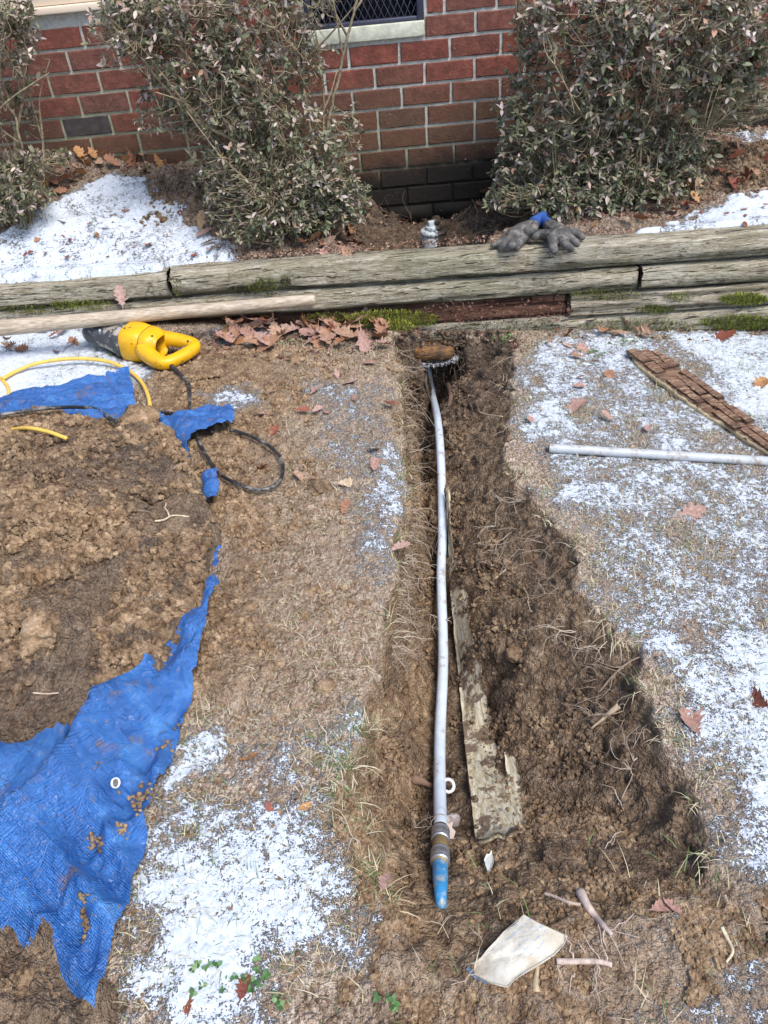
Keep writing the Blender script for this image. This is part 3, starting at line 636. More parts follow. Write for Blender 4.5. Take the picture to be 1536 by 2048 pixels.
def timber(x0, x1, zt, zb_, label, mat=None, setb_=0.0, dep=.112, seed=0, group='landscape timbers', split=False):
    n = max(8, int((x1 - x0) / .016)); xs = np.linspace(x0, x1, n); h = zt - zb_ - .004
    # front-to-back profile with rounded shoulders
    th = np.linspace(0, 2 * math.pi, 29)[:-1]; pw = 4.6
    py = np.sign(np.cos(th)) * np.abs(np.cos(th)) ** (2 / pw) * dep / 2; pz = np.sign(np.sin(th)) * np.abs(np.sin(th)) ** (2 / pw) * h / 2
    m_ = len(th); V = []
    for i, x in enumerate(xs):
        wob = (fbm(np.array([x * 2.1]), np.array([seed * 3.3]), seed, 3)[0] - .5) * .010
        yv = yface(x) + setb_ + dep / 2 - py + wob
        zv = (zt + zb_) / 2 + pz + (fbm(np.array([x * 1.7]), np.array([seed * 1.9 + 5]), seed + 4, 3)[0] - .5) * .008
        gn = (fbm(x * 5 + np.zeros(m_), np.cos(th) * 9 + seed * 7 + 30, seed + 9, 4) - .5) * .012 + (vnoise(x * 2 + np.zeros(m_), th * 9 + seed, seed + 11) - .5) * .006
        cut = -.016 * sstep(.60, .70, vnoise(x * 1.5 + np.zeros(m_), th * 5.2 + seed * 3, seed + 12)) if split else -.004 * sstep(.66, .74, vnoise(x * 2 + np.zeros(m_), th * 7 + seed * 3, seed + 12))
        k = 1 + (gn + cut) / (dep / 2)
        yc = yface(x) + setb_ + dep / 2; zc = (zt + zb_) / 2
        V.append(np.stack([np.full(m_, x), yc + (yv - yc) * k, zc + (zv - zc) * k], -1))
    V = np.array(V); k_ = 1.0
    V[0, :, 0] += (RNG.random(m_)) * .008; V[-1, :, 0] -= RNG.random(m_) * .008
    mb = MB(); i = np.arange(n - 1)[:, None] * m_ + np.arange(m_)[None]; j = np.arange(n - 1)[:, None] * m_ + (np.arange(m_)[None] + 1) % m_
    Vf = V.reshape(-1, 3); c0 = V[0].mean(0); c1 = V[-1].mean(0); a = np.arange(m_)
    Tt = np.concatenate([np.stack([np.full(m_, len(Vf)), a, (a + 1) % m_], -1), np.stack([np.full(m_, len(Vf) + 1), (n - 1) * m_ + (a + 1) % m_, (n - 1) * m_ + a], -1)])
    mb.add(np.concatenate([Vf, [c0], [c1]]), np.stack([i, j, j + m_, i + m_], -1).reshape(-1, 4), Tt)
    o = mb.build('landscape_timber', mat or M_TIMBER); tag(o, label, 'timber', group); return o
C1, C2, C3, C4 = .383, .291, .203, .112
XJ = float(onface(342, 580)[0]); XK = float(onface(1280, 560)[0]); XR = float(onface(1139, 605)[0]); XQ = float(onface(840, 630)[0])
timber(-2.35, XJ - .004, TOPZ, C1, 'greenish timber at the left of the top course, half under snow', seed=1)
timber(XJ + .002, XJ + 2.44, TOPZ + .004, C1 + .002, 'long grey top timber behind the trench, gloves lying along it', seed=2)
timber(-2.1, XK - .002, C1, C2, 'long grey second-course timber that the wooden handle leans on', seed=3, setb_=.004)
timber(XK + .002, XK + 1.2, C1, C2, 'short second-course timber at the right above the grassy moss', seed=4, setb_=.002)
timber(XR + .002, XR + 1.5, C2, C3, 'splintered third-course timber at the right with pale torn wood', M_TIMBER2, seed=5, split=True, setb_=-.004)
timber(-1.6, XR - .003, C2 - .004, C3, 'rotten reddish brown timber with square cracks above the trench', M_ROT, seed=6, setb_=.028, split=True)
timber(XQ - .35, XR + 1.5, C3, C4, 'lowest mossy timber half sunk in the lawn at the right', seed=7, setb_=-.004)
# square-checked blocks on the face of the rotten timber
rotten = [o for o in COL.objects if o.get('label', '').startswith('rotten')][0]
x = XQ + .02; bmats = M_ROT
while x < XR - .02:
    wd = random.uniform(.03, .10)
    for zt, zb2, pr in ((C2 - .003, C2 - .036 - random.uniform(-.008, .008), .012),):
        if random.random() < .9:
            mb = MB(); M_ = Matrix.Translation(Vector((x + wd / 2, float(yface(x)) + .03 - random.random() * .004, (zt + zb2) / 2))) @ Matrix.Rotation(math.atan(FK), 4, 'Z') @ Matrix.Rotation(random.uniform(-.03, .03), 4, 'Y')
            box(mb, (-wd / 2 + .0009, -.003 + random.uniform(-.003, .003), -(zt - zb2) / 2), (wd / 2 - .0009, .03, (zt - zb2) / 2), M_, .0012)
            mb.build('rot_block', M_ROT, rotten, False)
    x += wd
# ------------------------------------------------------------------ small helpers for placing
def gz(p): return float(ground(np.array([p[0]]), np.array([p[1]]))[0])
def dirt_over(nt, c, P, scale, lo, hi, amt, dirt=(.16, .10, .06)):
    return mixc(nt, math_(nt, 'MULTIPLY', maprange(nt, noise(nt, P, scale, 5, .7), lo, hi), amt), c, dirt)
def paint(name, col, rough=.45, dirt=None, metal=0.0, bstr=.15):
    m, nt, bs = newmat(name); P = pos(nt); c = mixc(nt, maprange(nt, noise(nt, P, 35, 4, .6), .3, .7), tuple(x * .86 for x in col), col)
    if dirt: c = dirt_over(nt, c, P, *dirt)
    setb(nt, bs, Base_Color=c, Roughness=rough, Metallic=metal); bump(nt, bs, noise(nt, P, 240, 3, .6), bstr, .002); return m
M_PEX = paint('white_pipe_plastic', (.58, .65, .74), .35, (22, .54, .68, .7, (.30, .20, .12)))
M_PEX2 = paint('grey_white_pipe', (.46, .48, .50), .45, (18, .50, .66, .75, (.22, .15, .10)))
M_BLUEP = paint('blue_pipe_plastic', (.035, .24, .50), .42, (45, .48, .62, .85, (.34, .36, .32)))
M_STEEL = paint('clamp_steel', (.42, .44, .48), .35, (70, .50, .70, .55, (.20, .14, .10)), .75)
M_BRASS = paint('dull_brass', (.34, .25, .12), .5, (70, .5, .7, .5), .5)
M_BLACK = paint('black_rubber', (.018, .018, .020), .45, (14, .50, .64, .75, (.30, .28, .25)))
M_YCORD = paint('yellow_cord', (.74, .47, .09), .5, (40, .58, .72, .55, (.40, .27, .14)))
M_YELLOW = paint('yellow_tool_plastic', (.80, .41, .006), .38, (30, .60, .68, .9, (.12, .07, .03)))
M_GREY = paint('muddy_grey_housing', (.055, .058, .065), .5, (24, .50, .58, .8, (.42, .37, .31)))
M_HANDLE = None
m, nt, bs = newmat('ash_wood_handle'); P = pos(nt); C = N(nt, 'Mapping', {0: P, 3: (2.2, 45, 45)}); g = noise(nt, C, 3.2, 5, .6, .4)
c = ramp(nt, g, [(.32, (.22, .165, .11)), (.5, (.40, .32, .235)), (.68, (.53, .45, .35))]); c = dirt_over(nt, c, P, 10, .5, .7, .5, (.26, .23, .19))
setb(nt, bs, Base_Color=c, Roughness=.65); bump(nt, bs, g, .4, .002); M_HANDLE = m

# ------------------------------------------------------------------ the water pipe in the trench
pex = [(853, 712, .20), (857, 745, .215), (866, 800, .245), (877, 870, .262), (883, 950, .268), (885, 1080, .268), (883, 1170, .268), (887, 1330, .266), (881, 1480, .262), (880, 1580, .258), (882, 1672, .25)]
PP = np.array([L(852, 706, -.15), L(856, 742, -.185)] + [G(x, y, .022) for x, y, d in pex[2:]])
PP[2:, 2] += .022; _zs = np.polyfit(PP[2:, 1], PP[2:, 2], 3); PP[2:, 2] = np.maximum(np.polyval(_zs, PP[2:, 1]), PP[2:, 2] - .004)
t_ = empty('water_pipe', PP[-1]); tag(t_, 'white plastic water pipe with blue end lying along the trench', 'pipe')
mb = MB(); tube(mb, smoothpath(PP, 12), .0135, 16); mb.build('white_run', M_PEX, t_)
e0 = PP[-1].copy(); e1 = G(881, 1738, .02) + np.array([0, 0, .020]); e2 = G(882, 1800, .012) + np.array([0, 0, .004]); ax = (e1 - e0); LN = np.linalg.norm(ax); ax /= LN
def along(a): return e0 + ax * a
mb = MB(); tube(mb, [along(-.004), along(LN * 1.05)], .0155, 16); mb.build('brass_coupling', M_BRASS, t_)
for a0 in (.004, LN - .036):
    mb = MB(); tube(mb, [along(a0 + q) for q in (0, .002, .005, .007, .010, .012, .026, .028, .031, .033, .036)], [.0165, .0185, .0185, .0172, .0172, .0182, .0182, .0172, .0172, .0187, .0175], 20); mb.build('crimp_ring', M_STEEL, t_)
    mb = MB(); tube(mb, [along(a0 + .010) + np.array([.006, .0, .0165]), along(a0 + .026) + np.array([.006, .0, .0165])], .0025, 6); mb.build('crimp_tab', M_STEEL, t_)
mb = MB(); q0 = along(LN); tube(mb, smoothpath([q0, (q0 + e2) / 2 + np.array([0, 0, .003]), e2, e2 + (e2 - q0) * .35 - np.array([0, 0, .045])], 6), list(np.interp(np.arange(19), [0, 6, 12, 18], [.0142, .0138, .0105, .007])), 16); mb.build('blue_tail', M_BLUEP, t_)
# plastic ring clip beside the pipe
rc = G(897, 1579, .014) + np.array([0, 0, .014]); mb = MB(); th = np.linspace(0, 2 * math.pi, 25); tube(mb, [rc + np.array([math.cos(a) * .012, math.sin(a) * .013, .004 * math.sin(a)]) for a in th], .0038, 8, cap=False)
tag(mb.build('pipe_clip', paint('white_clip', (.78, .76, .76), .4)), 'small white plastic ring clip against the water pipe', 'clip')
# rusty nut-like lump, wood sliver crossing under the pipe
mb = MB(); p = G(906, 1650, .01) + np.array([0, 0, .010]); clod(mb, p + np.array([0, 0, .006]), .017, 2, .8, .16); tag(mb.build('stone', paint('crusted_stone', (.22, .18, .165), .8, (60, .45, .6, .8, (.55, .46, .42)))), 'round crusted stone beside the pipe coupling', 'stone')
mb = MB(); p = G(899, 1668, .012); 
V = np.array([[-.010, -.016, 0], [.006, -.018, .002], [.012, -.004, .003], [.006, .004, .004], [.010, .018, .003], [-.004, .020, .002], [-.006, .004, .003]]); 
mb.add(np.concatenate([V + p + np.array([0, 0, .012]), V + p + np.array([0, 0, .010])]), None, [[0, 1, 2], [0, 2, 6], [2, 3, 6], [3, 4, 5], [3, 5, 6], [7, 9, 8], [7, 13, 9], [9, 13, 10], [10, 12, 11], [10, 13, 12]]); tag(mb.build('paper_scrap', paint('beige_scrap', (.55, .45, .38), .8), None, False), 'tiny torn beige scrap beside the pipe coupling', 'scrap')
mb = MB(); a0 = G(822, 1560, .008); a1 = G(872, 1578, .01); tube(mb, smoothpath([a0, a0 * .6 + a1 * .4 + np.array([0, 0, .008]), a1], 5), [.008, .010, .012, .010, .010, .009, .008, .006, .006, .005, .004], 8); tag(mb.build('root_stub', paint('root_bark', (.20, .12, .08), .9)), 'thick broken root stub left of the water pipe', 'root')

# ------------------------------------------------------------------ pale old board beside the pipe
m, nt, bs = newmat('pale_rotten_board'); P = pos(nt); C = N(nt, 'Mapping', {0: P, 3: (40, 3.5, 20)}); g = noise(nt, C, 4, 6, .7, .5)
c = ramp(nt, g, [(.30, (.20, .14, .075)), (.44, (.42, .34, .21)), (.56, (.58, .53, .40)), (.72, (.68, .66, .58))]); c = dirt_over(nt, c, P, 20, .52, .58, .97, (.15, .10, .065)); 
setb(nt, bs, Base_Color=c, Roughness=.85); bump(nt, bs, g, .7, .004); M_BOARD = m
def strip_board(name, lp, rp, thick, mat, crown=.006, n=60, nw=7, rag=.006):
    """Board between two edge polylines (already in the scene), crowned, with ragged edges."""
    lp = smoothpath(lp, 10); rp = smoothpath(rp, 10); k = np.linspace(0, 1, n)
    def rs(P): d = np.concatenate([[0], np.cumsum(np.linalg.norm(np.diff(P, axis=0), axis=1))]); return np.stack([np.interp(k * d[-1], d, P[:, i]) for i in range(3)], 1)
    A, B = rs(lp), rs(rp); u = np.linspace(0, 1, nw)
    V = A[:, None] * (1 - u)[None, :, None] + B[:, None] * u[None, :, None]
    V[..., 2] += crown * (1 - (2 * u - 1) ** 2)[None] + .003 * (RNG.random(V.shape[:2]) - .5)
    V[:, -1, 0] += (RNG.random(n) - .5) * 2 * rag; V[:, 0, 0] += (RNG.random(n) - .5) * .002; V[0, :, 1] += (RNG.random(nw) - .5) * 3 * rag; V[-1, :, 1] += (RNG.random(nw) - .5) * 3 * rag
    Bt = V.copy(); Bt[..., 2] -= thick; i = grid_faces(nw, n); m_ = n * nw
    ring = list(range(nw)) + [nw * r + nw - 1 for r in range(1, n)] + [nw * (n - 1) + c for c in range(nw - 2, -1, -1)] + [nw * r for r in range(n - 2, 0, -1)]
    q = np.concatenate([i, i[:, ::-1] + m_, np.array([[ring[a], ring[(a + 1) % len(ring)], m_ + ring[(a + 1) % len(ring)], m_ + ring[a]] for a in range(len(ring))])])
    mb = MB(); mb.add(np.concatenate([V.reshape(-1, 3), Bt.reshape(-1, 3)]), q); return mb
def at(lst): return [G(x, y, .014) + np.array([0, 0, .014]) for x, y, d in lst]
mb = strip_board('old_board', at([(893, 985, .262), (897, 1100, .26), (902, 1200, .258), (914, 1330, .254), (930, 1490, .248), (946, 1640, .238), (951, 1682, .236)]),
                 at([(899, 985, .268), (908, 1100, .27), (932, 1200, .262), (958, 1330, .248), (988, 1490, .235), (1040, 1610, .226), (1042, 1672, .226)]), .02, M_BOARD)
tag(mb.build('old_board', M_BOARD), 'long cream rotting board half buried beside the water pipe', 'board')
mb = strip_board('board_piece', at([(1009, 1518, .226), (1016, 1580, .222), (1030, 1668, .220)]), at([(1026, 1520, .226), (1042, 1590, .222), (1046, 1650, .220)]), .012, M_BOARD, .003, 20, 4)
tag(mb.build('board_piece', M_BOARD), 'narrow cream strip of wood standing out right of the rotting board', 'board')
mb = strip_board('board_chip', at([(968, 1722, .225), (971, 1740, .222), (975, 1752, .222)]), at([(984, 1712, .225), (986, 1732, .222), (977, 1754, .222)]), .004, M_BOARD, .001, 8, 4, .002)
tag(mb.build('board_chip', paint('white_chip', (.66, .66, .60), .8)), 'small whitish chip of wood below the rotting board', 'wood chip')

# ------------------------------------------------------------------ block and frosted lip at the head of the trench
m, nt, bs = newmat('orange_cut_wood'); P = pos(nt); C = N(nt, 'Mapping', {0: P, 3: (6, 40, 40)}); g = noise(nt, C, 4, 5, .65, .8)
c = ramp(nt, g, [(.35, (.035, .018, .008)), (.5, (.13, .060, .020)), (.66, (.40, .19, .060))]); setb(nt, bs, Base_Color=dirt_over(nt, c, P, 20, .5, .62, .8, (.05, .032, .02)), Roughness=.8); bump(nt, bs, g, .6, .004); M_CUT = m
bp = onface(868, 704, .05); mb = MB(); Mx = Matrix.Translation(Vector(bp)) @ Matrix.Rotation(math.atan(FK) - .03, 4, 'Z') @ Matrix.Rotation(-.1, 4, 'X')
tube(mb, [np.array(Mx @ Vector((a, .02, b))) for a, b in ((-.078, .001), (-.07, 0), (-.03, .002), (.02, .003), (.06, -.002), (.074, -.004))], [.018, .028, .031, .030, .028, .018], 12, ry=[.03, .05, .055, .055, .05, .03], power=3.5)
tag(mb.build('wood_block', M_CUT), 'orange brown wooden block wedged above the pipe at the trench head', 'wood block')
lip = MB()
for k in range(190):
    u = random.uniform(-.085, .085); p = np.array(Mx @ Vector((u, -.02 + random.uniform(-.01, .03), -.040 - random.random() * .012 + .02 * abs(u / .085) ** 2))); clod(lip, p, random.uniform(.003, .009), 1, .8, .55)
m, nt, bs = newmat('frosted_soil'); P = pos(nt); c = ramp(nt, noise(nt, P, 80, 4, .7), [(.42, (.05, .036, .026)), (.52, (.22, .22, .23)), (.68, (.62, .66, .72))]); setb(nt, bs, Base_Color=c, Roughness=.8); M_FROST = m
tag(lip.build('frosted_clods', M_FROST, None, False), 'frosted lip of soil hanging under the wooden block', kind='stuff')

# ------------------------------------------------------------------ pipe offcut on the lawn, rotten slab
a = L(1098, 896, .016); b = L(1560, 924, .016); mb = MB(); d_ = (b - a) / np.linalg.norm(b - a)
tube(mb, [a, a + d_ * .001, a + (b - a) * .25, a + (b - a) * .5, a + (b - a) * .75, b], .0138, 18, cap=True)
tag(mb.build('pipe_offcut', M_PEX2), 'greyish white pipe offcut lying on the snowy lawn at the right', 'pipe')
mb = MB(); tube(mb, [a - d_ * .0008, a - d_ * .0004], .0105, 14); o = mb.build('bore', M_BLACK); o.parent = [q for q in COL.objects if q.name == 'pipe_offcut'][0]
m, nt, bs = newmat('rotten_slab_wood'); P = pos(nt); C = N(nt, 'Mapping', {0: P, 2: (0, 0, R(35)), 3: (4, 30, 30)}); g = noise(nt, C, 4, 6, .7, .5)
c = ramp(nt, g, [(.34, (.050, .024, .014)), (.46, (.15, .078, .046)), (.56, (.26, .155, .098)), (.68, (.44, .31, .21))]); c = mixc(nt, maprange(nt, noise(nt, P, 130, 3, .6), .66, .72), c, (.62, .52, .42)); setb(nt, bs, Base_Color=c, Roughness=.9); bump(nt, bs, noise(nt, C, 9, 6, .7), .8, .005); M_SLAB = m
M_SLABPALE = simple('pale_wood_core', (.50, .38, .22), .85, sc=40, var=.4, bstr=.5, P=pos)
sa = L(1287, 705, .03); sb = L(1545, 892, .03); ax = sb - sa; LN2 = np.linalg.norm(ax); ax /= LN2; sd = np.array([-ax[1], ax[0], 0]); sd /= np.linalg.norm(sd)
slab = empty('rotten_slab', (sa + sb) / 2); tag(slab, 'long cracked slab of rotten brown wood lying on the snow', 'wood slab')
def half_w(t): return np.interp(t, [0, .06, .2, .5, .68, .76, .9, 1.1], [.040, .050, .054, .052, .046, .034, .028, .020])
n = 50; t = np.linspace(0, 1.08, n); mb = MB(); V = []
for k in t:
    hw = half_w(k); c0 = sa + ax * LN2 * k
    V.append([c0 - sd * hw * 1.06 + [0, 0, -.006], c0 - sd * hw * 1.12 + [0, 0, -.022], c0 + sd * hw + [0, 0, -.026], c0 + sd * hw * .96 + [0, 0, -.008]])
V = np.array(V); V += (RNG.random(V.shape) - .5) * .005; i = np.arange(n - 1)[:, None] * 4 + np.arange(4); j = np.arange(n - 1)[:, None] * 4 + (np.arange(4) + 1) % 4
mb.add(V.reshape(-1, 3), np.concatenate([np.stack([i, j, j + 4, i + 4], -1).reshape(-1, 4), [[0, 3, 2, 1], [4 * n - 4, 4 * n - 3, 4 * n - 2, 4 * n - 1]]])); mb.build('core', M_SLABPALE, slab, False)
V2 = V.copy(); cen_ = V2.mean(1, keepdims=True); V2 = cen_ + (V2 - cen_) * np.array([.93, .93, .6]); V2[..., 2] += .0065; mb = MB(); mb.add(V2.reshape(-1, 3), np.concatenate([np.stack([i, j, j + 4, i + 4], -1).reshape(-1, 4), [[0, 3, 2, 1], [4 * n - 4, 4 * n - 3, 4 * n - 2, 4 * n - 1]]])); mb.build('brown_layer', M_SLAB, slab, False)
k = 0.0
while k < 1.06:                                   # cube-checked blocks of rot, each its own piece
    dk = random.uniform(.10, .22); hw = half_w(k + dk / 2); lanes = [-.92, -.22, .38, .98] if hw > .042 else [-.9, .1, .98]
    lanes = [lanes[0]] + [l + random.uniform(-.12, .12) for l in lanes[1:-1]] + [lanes[-1]]
    for l0, l1 in zip(lanes[:-1], lanes[1:]):
        sh = random.uniform(-.06, .06); k0 = k + sh; k1 = k + dk + sh + random.uniform(-.01, .01); zt = random.uniform(.005, .011); g_ = .0013
        nx, ny_ = 5, 4; V = []
        for iy in range(ny_):
            for ix in range(nx):
                u = k0 * LN2 + g_ + (k1 - k0) * LN2 * ix / (nx - 1) - 2 * g_ * ix / (nx - 1); v_ = (l0 + (l1 - l0) * iy / (ny_ - 1)) * hw + (g_ if iy == 0 else -g_ if iy == ny_ - 1 else 0)
                e = (ix in (0, nx - 1)) or (iy in (0, ny_ - 1)); V.append(sa + ax * u + sd * v_ + np.array([0, 0, zt * (.55 if e else 1) + random.uniform(-.0015, .0015)]) + (RNG.random(3) - .5) * .002)
        V = np.array(V); Bv = V.copy(); Bv[:, 2] = sa[2] - .010 + (ax * 0)[2] + (V[:, :2] @ np.array([0, 0])); Bv[:, 2] = np.minimum(V[:, 2] - .012, Bv[:, 2]); q = grid_faces(nx, ny_).tolist(); m_ = len(V)
        ring = list(range(nx)) + [nx * r + nx - 1 for r in range(1, ny_)] + [nx * (ny_ - 1) + c for c in range(nx - 2, -1, -1)] + [nx * r for r in range(ny_ - 2, 0, -1)]
        q += [[ring[a_], ring[(a_ + 1) % len(ring)], m_ + ring[(a_ + 1) % len(ring)], m_ + ring[a_]] for a_ in range(len(ring))]
        mb = MB(); mb.add(np.concatenate([V, Bv]), q); mb.build('rot_block', M_SLAB, slab, False)
    k += dk

# ------------------------------------------------------------------ wooden tool handle leaning on the timbers
h1 = onface(622, 600, .030); h0 = L(-260, 680, .13); hd = h1 - h0; HL = np.linalg.norm(hd); hd /= HL
mb = MB(); P_ = [h0 + hd * HL * q for q in np.linspace(0, 1, 24)]; rr = np.interp(np.linspace(0, 1, 24), [0, .3, .8, 1], [.0255, .0270, .0222, .0215])
P_ += [h1 + hd * q for q in (.006, .012, .016, .0185)]; rr = np.concatenate([rr, [.0205, .0180, .0135, .007]]); tube(mb, P_, rr, 18)
tag(mb.build('tool_handle', M_HANDLE), 'worn pale wooden tool handle leaning across the timbers at the left', 'tool handle')

# ------------------------------------------------------------------ demolition hammer
f0 = L(176, 664, .060); f1 = L(398, 708, .052); ha = (f1 - f0); ha /= np.linalg.norm(ha); hs = np.array([ha[1], -ha[0], 0]); hs /= np.linalg.norm(hs); hu = np.cross(hs, ha); hu *= np.sign(hu[2])
HM = empty('demolition_hammer', f0 - np.array([0, 0, .07])); tag(HM, 'yellow and grey demolition hammer lying in the snow', 'power tool')
S_ = np.linalg.norm(f1 - f0) / .52
def hp(a, l, u): return f0 + (ha * a + hs * l + hu * u) * S_
def loft(sec, n=24, pw=2.6):
    mb = MB(); V = []; th = np.arange(n) * 2 * math.pi / n
    for (a, l, u, rw, rh, *p) in sec:
        rw *= 1.14; rh *= 1.14
        q = p[0] if p else pw; c = np.sign(np.cos(th)) * np.abs(np.cos(th)) ** (2 / q); s = np.sign(np.sin(th)) * np.abs(np.sin(th)) ** (2 / q)
        V.append([hp(a, l + rw * ci, u + rh * si) for ci, si in zip(c, s)])
    m_ = len(sec); V = np.array(V).reshape(-1, 3); i = np.arange(m_ - 1)[:, None] * n + np.arange(n); j = np.arange(m_ - 1)[:, None] * n + (np.arange(n) + 1) % n; k = np.arange(n)
    T = np.concatenate([np.stack([np.full(n, m_ * n), k, (k + 1) % n], -1), np.stack([np.full(n, m_ * n + 1), (m_ - 1) * n + (k + 1) % n, (m_ - 1) * n + k], -1)])
    mb.add(np.concatenate([V, [V[:n].mean(0)], [V[-n:].mean(0)]]), np.stack([i, j, j + n, i + n], -1).reshape(-1, 4), T); return mb
loft([(-.02, 0, 0, .012, .012), (.0, 0, 0, .030, .030), (.012, 0, 0, .036, .036), (.05, 0, 0, .038, .038), (.058, 0, 0, .036, .036)], 20, 2).build('chuck', M_GREY, HM)
loft([(.05, 0, 0, .034, .034), (.055, 0, 0, .043, .043), (.075, 0, 0, .044, .044), (.08, 0, 0, .040, .040), (.12, 0, 0, .046, .045), (.165, 0, 0, .056, .053), (.172, 0, 0, .062, .058), (.195, 0, 0, .064, .060), (.2, 0, 0, .060, .056)], 24, 2.6).build('gear_housing', M_GREY, HM)
for a_ in (.155, -.155):
    mb = MB(); tube(mb, [hp(.10, a_ * .27, .028), hp(.10, a_ * .27, .05)], .006 * S_, 8); mb.build('bolt', M_STEEL, HM)
loft([(.196, 0, 0, .052, .050), (.2, 0, 0, .062, .060), (.206, 0, 0, .066, .063), (.25, 0, 0, .065, .062), (.285, 0, 0, .060, .058), (.288, 0, 0, .058, .056), (.293, 0, 0, .062, .058), (.32, 0, 0, .060, .055), (.345, 0, 0, .048, .048), (.352, 0, 0, .036, .036)], 28, 3.0).build('motor_housing', M_YELLOW, HM)
for q in range(5):                                 # cooling ribs along the motor housing
    an = -.9 + q * .45; l = math.sin(an) * .064; u = math.cos(an) * .0615; mb = MB(); tube(mb, [hp(.212, l, u), hp(.225, l, u), hp(.26, l * .985, u * .985), hp(.272, l * .96, u * .96)], [.0015, .003, .003, .0015], 6); mb.build('rib', M_YELLOW, HM)
lp = smoothpath([hp(.300, -.042, .010), hp(.36, -.052, .010), hp(.43, -.058, .006), hp(.462, -.056, .004), hp(.478, -.040, .002), hp(.476, -.005, .0), hp(.462, .045, -.002), hp(.446, .080, -.004), hp(.425, .098, -.006), hp(.395, .098, -.004), hp(.35, .082, .0), hp(.300, .052, .004)], 8)
kk = np.linspace(0, 1, len(lp)); rw = np.interp(kk, [0, .15, .3, .38, .62, .72, .85, 1], [.030, .026, .022, .023, .023, .025, .029, .034]) * S_; rh = rw * 1.0
mb = MB(); tube(mb, lp, rw, 14, ry=rh, power=2.7); mb.build('rear_handle', M_YELLOW, HM)
mb = MB(); tube(mb, [hp(.452, -.03, .006), hp(.450, .0, .006), hp(.446, .03, .004)], [.006, .011, .006], 8); mb.build('trigger', M_BLACK, HM)
mb = MB(); th_ = np.linspace(0, 2 * math.pi, 33); tube(mb, [hp(.2885, math.copysign(abs(math.cos(a_)) ** .667, math.cos(a_)) * .0672, math.copysign(abs(math.sin(a_)) ** .667, math.sin(a_)) * .0642) for a_ in th_], .0012, 5, cap=False); mb.build('seam', M_BLACK, HM)
for q in range(4):                                 # vent slots, screws, seam
    mb = MB(); tube(mb, [hp(.228 + q * .012, .058, .046), hp(.228 + q * .012, .070, .028)], .0022, 6); mb.build('vent_slot', M_BLACK, HM)
for a_, l_, u_ in ((.215, .030, .069), (.335, .026, .056), (.40, .100, .018), (.45, -.040, .024)):
    mb = MB(); tube(mb, [hp(a_, l_, u_ - .004), hp(a_, l_, u_ + .002)], .0042, 8); mb.build('screw', M_BLACK, HM)
cs = hp(.44, .088, -.006)
# power cord
cp = [cs, hp(.462, .105, -.012)] + [PL(x, y, .010) + np.array([0, 0, .016]) for x, y in [(378, 772), (382, 800), (384, 840), (398, 885), (418, 925), (440, 955), (470, 975), (510, 988), (545, 985), (566, 962), (565, 930), (545, 905), (515, 888), (480, 873), (462, 870)]]
cp = np.array(cp); mb = MB(); tube(mb, smoothpath(cp[:4], 8), np.interp(np.arange(25), [0, 8, 12, 24], [.0085, .0085, .0055, .0052]), 10); sr_ = mb.build('strain_relief', M_BLACK, HM)
mb = MB(); tube(mb, smoothpath(cp[2:], 10), .0050, 8)
far_ = [PL(x, y, .010) + np.array([0, 0, .012]) for x, y in [(428, 872), (400, 858), (360, 838), (325, 832), (300, 842)]]; tube(mb, smoothpath(far_, 8), .0050, 8)
far2 = [PL(x, y, .012) + np.array([0, 0, .022]) for x, y in [(238, 858), (225, 850), (208, 836), (180, 828), (120, 828), (60, 834), (0, 844), (-80, 850)]]; tube(mb, smoothpath(far2, 8), .0055, 8)
mb.build('power_cord', M_BLACK, HM)
# yellow extension cord
mb = MB(); yc = [PL(x, y, .008) + np.array([0, 0, .012]) for x, y in [(8, 764), (40, 748), (85, 738), (150, 732), (215, 735), (258, 748), (284, 770), (298, 798), (304, 830)]]
yc[2][2] += .012; yc[3][2] += .015; yc[4][2] += .012; tube(mb, smoothpath(yc, 10), .0066, 10)
yd = [PL(x, y, .010) for x, y in [(-60, 740), (-10, 752), (10, 766), (18, 785), (8, 808), (-30, 830)]]; tube(mb, smoothpath(yd, 8), .0062, 10)
ye = [PL(x, y, .012) + np.array([0, 0, .016]) for x, y in [(20, 858), (60, 866), (100, 874), (136, 882)]]; ye[0][2] -= .02; ye[-1][2] -= .01; tube(mb, smoothpath(ye, 8), .0060, 10)
tag(mb.build('extension_cord', M_YCORD), 'yellow extension cord curving over the blue tarp and into the soil', 'cord')
# ------------------------------------------------------------------ blue tarp
m, nt, bs = newmat('blue_tarp_fabric'); P = pos(nt)
c = ramp(nt, noise(nt, P, 16, 5, .65), [(.3, (.016, .085, .29)), (.55, (.030, .140, .42)), (.75, (.075, .245, .56))])
wv = N(nt, 'Mapping', {0: P, 2: (0, 0, R(38))})
w1 = N(nt, 'TexWave', {'Vector': wv, 'Scale': 95.0, 'Distortion': .6}, 1, bands_direction='X'); w2 = N(nt, 'TexWave', {'Vector': wv, 'Scale': 95.0, 'Distortion': .6}, 1, bands_direction='Y')
crs = N(nt, 'Mapping', {0: wv, 3: (60, 4, 8)}); crease = noise(nt, crs, 1.0, 4, .7, .6)
crease2 = noise(nt, N(nt, 'Mapping', {0: wv, 3: (5, 70, 8)}), 1.0, 4, .7, .4)
c = mixc(nt, math_(nt, 'MULTIPLY', maprange(nt, crease2, .40, .30), .5), c, (.012, .05, .24))
c = mixc(nt, math_(nt, 'MULTIPLY', maprange(nt, noise(nt, P, 90, 4, .7), .62, .70), .55), c, (.36, .43, .58))
c = dirt_over(nt, c, P, 13, .58, .70, .8, (.19, .12, .07)); c = dirt_over(nt, c, P, 110, .60, .66, .7, (.24, .17, .11))
setb(nt, bs, Base_Color=c, Roughness=.34, Specular_IOR_Level=.6)
